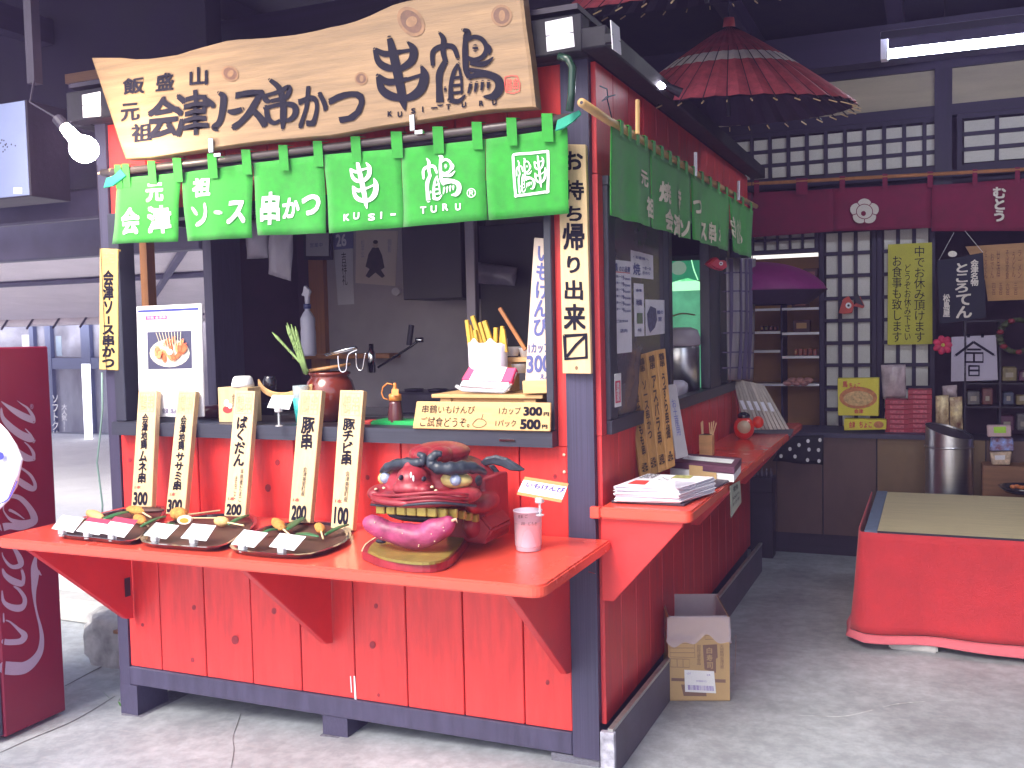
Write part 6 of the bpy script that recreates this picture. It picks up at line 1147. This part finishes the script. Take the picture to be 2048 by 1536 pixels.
# back counter things
t = thing('black_tap_arm', 'thin black tap arm with chrome ends rising diagonally over the work table', 'tap', FR(.9)(800, 700)); P = FR(.95); MB().tube([P(756, 735), P(820, 694), P(836, 682)], .006, 8).build('arm', BLACKP, t, smooth=True); MB().tube([P(832, 680), P(846, 680)], .012, 8).build('end', CHROME, t, smooth=True); MB().lathe([(.02, 0), (.02, .10), (.012, .11), (.012, .14)], P(744, 745), 12).build('column', CHROME, t, smooth=True); MB().tube([P(818, 690), P(823, 650)], .014, 8).build('knob', BLKD, t)
t = thing('work_hob', 'dark cooking hob on the steel work table in the stall', 'hob', FR(1.0)(800, 745)); a = FR(1.0)(775, 745); MB().box(a.x, a.x+.40, 1.0, 1.3, 1.136, 1.24).build('body', mat('dark grey hob', (.06, .05, .08), .4, var=.2), t, bev=.01); 
for k in (.09, .22): MB().lathe([(.045, 0), (.05, .012), (.03, .014)], (a.x+k, 1.1, 1.241), 18).build('burner', BLKD, t, smooth=True)
t = thing('jar_row', 'row of dim glass jars on the ledge at the dark left wall', 'jars', FR(1.3)(460, 700)); t['label'] = 'long dim glass tray on the ledge against the dark inner wall'; t['category'] = 'glass tray'; a, b = FR(1.3)(424, 712), FR(1.3)(500, 694)
MB().box(-2.15, b.x+.05, 1.29, 1.37, 1.426, 1.47).build('tray', mat('dim glass', (.07, .10, .13), .15, var=.4, vs=20), t, bev=.01)
t = thing('red_pot_lid', 'dark red rounded cookware left of the little wooden box', 'pot', FR(.3)(425, 800)); MB().lathe([(.07, 0), (.075, .03), (.06, .05), (0, .052)], (FR(.3)(428, 800).x, .3, 1.179), 24).build('pot', mat('dark maroon enamel', (.08, .01, .02), .3, var=.2), t, smooth=True)
# ================================================================ SIDE WINDOW
G = SD(.0095)
def spaper(lb, q, ms, fnc=None, m=PAPERL, grp='papers taped on the side window'):
    t = thing('taped_paper', lb, 'paper notice', G(*q[3]), grp); slab(G, q, .001, 'sheet', m, t); 
    if ms: text([(s, sub(q, *b)) for s, b in ms], G, None, INKB, t, bold=.02, off=.001, name='small_print')
    return t
q = [(1226, 519), (1262, 523), (1264, 704), (1229, 708)]
t = spaper('long white price list with violet lines, leftmost on the side window', q, [('鶴', (.06, .03, .26, .12)), ('のお品書', (.34, .06, .95, .12))]+[('会津ソース串', (.08, .16+.07*k, .60, .19+.07*k)) for k in range(6)]+[('円300', (.55, .185+.07*k, .95, .21+.07*k)) for k in range(6)]+[('ご注文は', (.12, .64, .8, .67)), ('店内', (.35, .74, .75, .78))])
flat(G, sub(q, .1, .125, .95, .133), INKR, t, 'red_line', off=.001)
q = [(1262, 500), (1306, 511), (1307, 559), (1262, 554)]; spaper('white notice with a big kanji above the other papers', q, [('・お客様へ', (.1, .16, .8, .28)), ('焼', (.10, .45, .42, .9)), ('一本一本', (.52, .5, .9, .66)), ('手作り', (.52, .72, .85, .84))])
q = [(1268, 566), (1287, 568), (1289, 672), (1270, 673)]; t = spaper('narrow pale strip notice below the square notice', q, [('会津', (.2, .1, .8, .16)), ('地鶏', (.2, .30, .8, .42)), ('の店', (.3, .85, .7, .91))]); flat(G, sub(q, .25, .56, .85, .76), mat('green grey print', (.15, .20, .12), .6), t, 'print_block', off=.0015)
q = [(1291, 599), (1329, 600), (1330, 667), (1292, 672)]; t = spaper('white paper with a dark drawing, rightmost on the side window', q, [('鶴の', (.6, .3, .92, .42)), ('里', (.65, .5, .85, .62))]); flat(G, [(1301, 612), (1312, 617), (1314, 640), (1310, 655), (1300, 666), (1296, 652), (1294, 628)], mat('slate print', (.10, .10, .18), .6, var=.5, vs=60), t, 'drawing', off=.0015)
t = thing('red_sticker', 'small sticker with white text on red at the lower left of the side window frame', 'sticker', SD(.033)(1236, 812)); sp3 = SD(.033); q = [(1229, 748), (1242, 746), (1243, 812), (1230, 815)]; slab(sp3, q, .001, 'sheet', PAPER, t); flat(sp3, sub(q, .1, .22, .9, .88), mat('sticker red', (.70, .04, .12), .5), t, 'red_field', off=.0008); text('禁煙席', sp3, sub(q, .25, .26, .75, .84), PAPER, t, vert=True, bold=.02, off=.0016)
# lit green refrigerator
P = FR(2.25); t = thing('drink_fridge', 'green-lit glass fronted refrigerator seen through the side window', 'refrigerator', P(1390, 700)); GE = mat('lit green panel', (.02, .26, .13), .4, var=.35, vs=5, bump=0, emit=.30); GE2 = mat('lit pale green strip', (.35, .80, .45), .4, var=.05, bump=0, emit=.6); GE3 = mat('lit mint interior', (.08, .34, .19), .4, var=.35, vs=7, bump=0, emit=.35)
a, b = P(1318, 522), P(1412, 700); MB().box(-.66, b.x+.03, 2.27, 2.85, .13, a.z+.03).build('cabinet', BLKD, t, bev=.005)
slab(P, [(1300, 524), (1408, 520), (1408, 560), (1360, 563), (1300, 568)], .01, 'top_panel', GE, t); slab(P, [(1300, 568), (1340, 566), (1375, 556), (1408, 566), (1408, 580), (1300, 584)], .011, 'light_strip', GE2, t); slab(P, [(1300, 584), (1408, 580), (1408, 790), (1300, 790)], .01, 'glass_door', GE3, t)
disc(P, 1357, 536, 16, 14, mat('grey green badge', (.22, .34, .26), .5, emit=.25), t, 'badge', off=.002); strokes(P, [[(1383, 520, 2), (1388, 540, 2.5), (1396, 560, 2)]], GE2, t, 'glow_line', off=.002); strokes(P, [[(1345, 632, 3), (1365, 627, 3), (1390, 630, 3)]], mat('tan shelf item', (.35, .25, .15), .5), t, 'item', off=.002)
# air pot
P = FR(1.72); t = thing('air_pot', 'steel vacuum jug with a grey lid standing inside the side window', 'vacuum jug', P(1366, 785)); a, b = P(1332, 780), P(1400, 780); r = (b.x-a.x)/2*.98; c = Vector(((a.x+b.x)/2, 1.72, 1.19)); ztp = P(1366, 692).z; ztt = P(1366, 655).z
MB().lathe([(r, 0), (r, ztp-1.19-.008), (r*.96, ztp-1.19)], c, 28).build('body', STEEL, t, smooth=True); GL = mat('grey lilac lid', (.34, .30, .36), .4, var=.08)
MB().lathe([(r*1.03, 0), (r*1.06, .012), (r*1.05, (ztt-ztp)*.45), (r*.9, (ztt-ztp)*.85), (r*.5, ztt-ztp), (0, ztt-ztp)], c+Vector((0, 0, ztp-1.19+.001)), 28).build('lid', GL, t, smooth=True); MB().box(c.x-r-.006, c.x-r+.025, 1.60, 1.72, ztp-.03, ztp+.03).build('spout', GL, t, bev=.01)
bx('side_inner_ledge', BLKD, kio, -.30, -.022, .2, 2.24, 1.15, 1.189)
t = thing('white_container', 'milky plastic container in front of the vacuum jug', 'container', SD(.0)(1358, 784)); P = FR(1.45); a, b = P(1338, 780), P(1380, 780); MB().lathe([((b.x-a.x)/2*.8, 0), ((b.x-a.x)/2, .05), ((b.x-a.x)/2*.98, .07), ((b.x-a.x)/2*.6, .085), (0, .086)], ((a.x+b.x)/2-.01, 1.45, 1.19), 20).build('tub', mat('milky plastic', (.55, .50, .60), .4, var=.05), t, smooth=True)
# net curtain, fish toy
NC = mat('net curtain cloth', (.30, .27, .30), .8, var=.1, vs=6, bump=.3, alpha=.9); NCL = mat('net curtain check lines', (.10, .08, .16), .8, var=.2); P = SD(.05)
t = thing('checked_curtain', 'grey checked net curtain at the rear end of the stall side', 'curtain', P(1480, 760)); wv = lambda p: Vector((p.x+.014*math.sin(p.y*34), p.y, p.z))
MB().grid(lambda u, v: wv(P(*bil([(1449, 515), (1508, 517), (1508, 762), (1452, 760)], u, v))), 30, 10).build('cloth', NC, t, smooth=True, solid=.002)
for x in (1463, 1478, 1489, 1499): strokes(P, [[(x, 518, 2.2), (x+1, 640, 2), (x, 758, 2.2)]], NCL, t, 'check_line', off=.006, fn=wv, n=12)
for y in (545, 582, 622, 665, 704, 735): strokes(P, [[(1450, y+1, 3), (1480, y, 3), (1507, y+2, 3)]], NCL, t, 'check_line', off=.007, fn=wv, n=12)
t = thing('red_cow_toy', 'small red toy with a white round eye hanging under the green side curtain', 'toy', SD(.10)(1438, 530)); P = SD(.10); slab(P, [(1419, 528), (1430, 517), (1436, 514), (1440, 521), (1452, 520), (1455, 535), (1447, 541), (1430, 536)], .03, 'body', mat('toy red', (.60, .02, .06), .35), t, bev=.006, seg=2); disc(P, 1442, 527, 4, 4, INKW, t, 'eye', off=.003); disc(P, 1442, 527, 1.6, 1.6, INK, t, 'pupil', off=.004)
# ---- side shelf items
S = GZ(ST); PZ = mat('honey pine strip', (.42, .22, .075), .5, var=.25, vs=3, stretch=(14, 14, 1.2), bump=.2, rnd=.12)
pn = Pl((.17, .6, ST), (.80, -.55, .22)); top_ = [(1249, 717), (1273, 711), (1292, 706), (1313, 700), (1332, 697)]; bot_ = [(1283, 958), (1302, 952), (1318, 946), (1335, 939), (1352, 932)]
GRB = mat('grey weathered strip', (.34, .32, .36), .6, var=.15, vs=4)
for k, lb in enumerate(('leftmost wooden menu strip leaning on the side shelf', 'second wooden menu strip from the left on the side shelf', 'third wooden menu strip from the left on the side shelf', 'fourth wooden menu strip, next to the grey strip on the side shelf')):
    q = [top_[k], (top_[k+1][0]-1, top_[k+1][1]), (bot_[k+1][0]-1, bot_[k+1][1]), bot_[k]]; t = thing('menu_strip', lb, 'wooden sign', pn(*q[3]), 'wooden menu strips on the side shelf'); slab(pn, q, .014, 'strip', PZ, t, bev=.002, off=.004*(k % 2))
    text([(s, sub(q, *b)) for s, b in [[('鶴串', (.4, .04, .9, .16)), ('会津地鶏もも串', (.40, .22, .82, .82)), ('300', (.2, .88, .85, .95))], [('鶴串', (.2, .03, .8, .15)), ('ソース串かつ', (.25, .22, .75, .70)), ('200', (.15, .86, .85, .94))], [('鶴串', (.2, .03, .8, .15)), ('アスパラ串', (.25, .20, .75, .78)), ('250', (.15, .86, .85, .94))], [('鶴串', (.2, .03, .8, .15)), ('うずら串揚', (.25, .20, .75, .75)), ('150', (.15, .86, .85, .94))]][k]], pn, None, mat('brown black ink', (.07, .04, .03), .6), t, vert=True, bold=.03, off=.0015+.004*(k % 2))
q = [(1331, 770), (1352, 768), (1377, 912), (1354, 918)]; t = thing('menu_strip', 'grey paper covered strip leaning right of the wooden menu strips', 'sign', pn(*q[3]), 'wooden menu strips on the side shelf'); slab(pn, q, .01, 'strip', GRB, t, bev=.001); text('お土産用', pn, sub(q, .3, .2, .7, .7), INKB, t, vert=True, bold=0, name='small_print')
t = thing('black_board', 'dark flat board lying under the newspapers on the side shelf', 'board', S(1300, 1000)); MB().prism([S(x, y, .009) for x, y in ((1222, 1001), (1368, 1008), (1462, 958), (1330, 948))], (0, 0, -.008)).build('board', mat('dark plum board', (.05, .035, .06), .5, var=.3), t, bev=.002)
nw = thing('newspaper_stack', 'stack of folded newspapers on the near end of the side shelf', 'newspapers', S(1300, 1000)); q_ = [(1230, 1001), (1360, 1006), (1432, 982), (1300, 976)]
for k in range(16):
    j = [random.uniform(-2.5, 2.5) for _ in range(8)]; MB().prism([GZ(ST+.0125+.0034*k)(x+j[2*i]-.2*k, y+j[2*i+1]*.4-1.95*k) for i, (x, y) in enumerate(q_)], (0, 0, -.0030)).build('newspaper', mat('newsprint', (.82, .80, .88), .7, var=.03, vs=4, bump=.2), nw, bev=.001)
nz_ = GZ(ST+.0645); nm_ = GZ(ST+.0642)
text([('会津日報', [(1296, 947), (1322, 948), (1304, 957), (1276, 956)]), ('ニュース', [(1326, 954), (1346, 956), (1334, 962), (1314, 960)])], nm_, None, INK, nw, bold=.01, name='print')
flat(nz_, [(1272, 960), (1300, 961), (1290, 969), (1254, 967)], INKR, nw, 'print_picture', off=.0002); flat(nz_, [(1352, 950), (1388, 951), (1380, 957), (1342, 956)], mat('olive print', (.35, .34, .12), .6, var=.5, vs=80), nw, 'print_picture', off=.0002)
strokes(nm_, [[(1350, 963+2.5*k, .8), (1390, 965+2.5*k, .8)] for k in range(6)], mat('grey print', (.25, .22, .32)), nw, 'print_lines', off=.0004, n=1)
t = thing('brown_white_box', 'flat white box with a brown lid and tan front tab behind the newspapers', 'box', S(1400, 965)); a, b, c_ = S(1340, 952), S(1468, 966), S(1482, 946); u1 = (b-a); v1 = (c_-b)
def bxx(u, v, z): return a+u1*u+v1*v+Vector((0, 0, z))
MB().prism([bxx(0, 0, .002), bxx(1, 0, .002), bxx(1, 1, .002), bxx(0, 1, .002)], (0, 0, .032)).build('body', PAPER, t, bev=.002); MB().prism([bxx(-.01, -.02, .035), bxx(1.01, -.02, .035), bxx(1.01, 1.02, .035), bxx(-.01, 1.02, .035)], (0, 0, .026)).build('lid', mat('plum brown lid', (.13, .05, .09), .5, var=.1), t, bev=.002)
MB().poly([bxx(.15, .3, .0625), bxx(.93, .3, .0625), bxx(.93, .75, .0625), bxx(.15, .75, .0625)]).build('lid_label', PAPER, t); MB().poly([bxx(.32, -.03, .004), bxx(.74, -.03, .004), bxx(.74, -.03, .034), bxx(.53, -.03, .034), bxx(.53, -.03, .054), bxx(.32, -.03, .054)]).build('tan_tab', CARD, t, solid=.002)
t = thing('pick_box', 'small wooden box holding bundles of thin picks on the side shelf', 'box', S(1412, 918)); c = S(1411, 912); rot = Matrix.Rotation(.1, 3, 'Z'); w2 = .030; h2 = .098
MB().box(c.x-w2, c.x+w2, c.y-w2+.03, c.y+w2+.03, ST+.001, ST+h2).build('box', PINEX, t, bev=.002); bx('opening', BLKD, t, c.x-w2+.005, c.x+w2-.005, c.y-w2+.035, c.y+w2+.025, ST+h2, ST+h2+.001)
for k in range(7): d = k-1.5; MB().tube([(c.x+(.012 if k > 2 else -.02)+.002*k, c.y+.03, ST+h2-.02), (c.x+(.010+.011*k-.03 if k > 2 else -.026+.004*k), c.y+.03, ST+h2+.055+.004*(k % 3))], .0028, 5).build('pick', STK, t)
P = FR(2.05); t = thing('toy_doll', 'small round red doll with a pale face on the far part of the side shelf', 'doll', S(1490, 880)); c = S(1488, 878); DR = mat('bright doll red', (.75, .05, .02), .3, coat=.3, var=.05)
MB().ell(c+Vector((0, 0, .06)), .055, .05, .062, 20, 14).build('body', DR, t, smooth=True); MB().ell(c+Vector((.006, -.035, .066)), .036, .022, .036, 16, 10).build('face', mat('doll pale face', (.62, .52, .36), .4), t, smooth=True); MB().ell(c+Vector((0, 0, .122)), .034, .03, .022, 14, 10).build('top', BLACKP, t, smooth=True); MB().ell(c+Vector((.072, .01, .09)), .03, .03, .032, 14, 10).build('side_ball', DR, t, smooth=True)
t = thing('chopstick_rack', 'slanting rack fanned with paper wrapped chopsticks at the far end of the side shelf', 'rack', S(1540, 870)); rp = Pl(S(1540, 868, 0), (.35, -.72, .6)); slab(rp, [(1484, 864), (1582, 872), (1588, 858), (1500, 850)], .03, 'base', BLKD, t, off=.005); slab(rp, [(1464, 756), (1524, 770), (1576, 862), (1488, 864)], .012, 'back_board', mat('red lacquer board', (.30, .03, .03), .4), t)
for k in range(11):
    u = .02+k*.088; q4 = [(1464, 754), (1528, 768), (1578, 860), (1486, 862)]; p0_, p1_ = bil(q4, u, .02), bil(q4, u+.045, .98); slab(rp, [(p0_[0], p0_[1]), (p0_[0]+5.2, p0_[1]+1), (p1_[0]+6.5, p1_[1]), (p1_[0], p1_[1])], .006, 'chopstick_packet', mat('greyish chopstick paper', (.40, .34, .30), .6, var=.2, vs=12, rnd=.3), t, off=.008+.002*(k % 2))
    if k % 2: m_ = bil(q4, u+.02, .5); slab(rp, Qd(m_[0]-2, m_[1]-8, m_[0]+5, m_[1]+10, 0, .45), .001, 'packet_label', PAPERL, t, off=.0115)
t = thing('hanging_price_card', 'pale green price card hanging from the side shelf edge', 'card', SD(.34)(1470, 1030)); P = SD(.342); q = [(1460, 972), (1480, 961), (1483, 1005), (1462, 1036)]; slab(P, q, .001, 'card', mat('pale green paper', (.36, .42, .34), .7, var=.15, vs=20), t); text([('鶴', sub(q, .3, .08, .8, .28)), ('300円', sub(q, .2, .42, .85, .54)), ('お土産', sub(q, .2, .62, .85, .74))], P, None, INK, t, bold=.01)
# ================================================================ HAZE volume added to imitate a violet lens veil and lift dark tones
hz = MB().box(-27, 27, -27, 27, -1.2, 4.3).build('added_haze', bpy.data.materials.new('haze air')); hz['kind'] = 'stuff'
hm = hz.data.materials[0]; hm.use_nodes = True; hn = hm.node_tree.nodes; hn.clear(); ho = hn.new('ShaderNodeOutputMaterial'); hv = hn.new('ShaderNodeVolumePrincipled')
hv.inputs['Color'].default_value = (.60, .46, 1.0, 1); hv.inputs['Density'].default_value = .0095; hv.inputs['Anisotropy'].default_value = .2; hm.node_tree.links.new(hv.outputs[0], ho.inputs['Volume'])
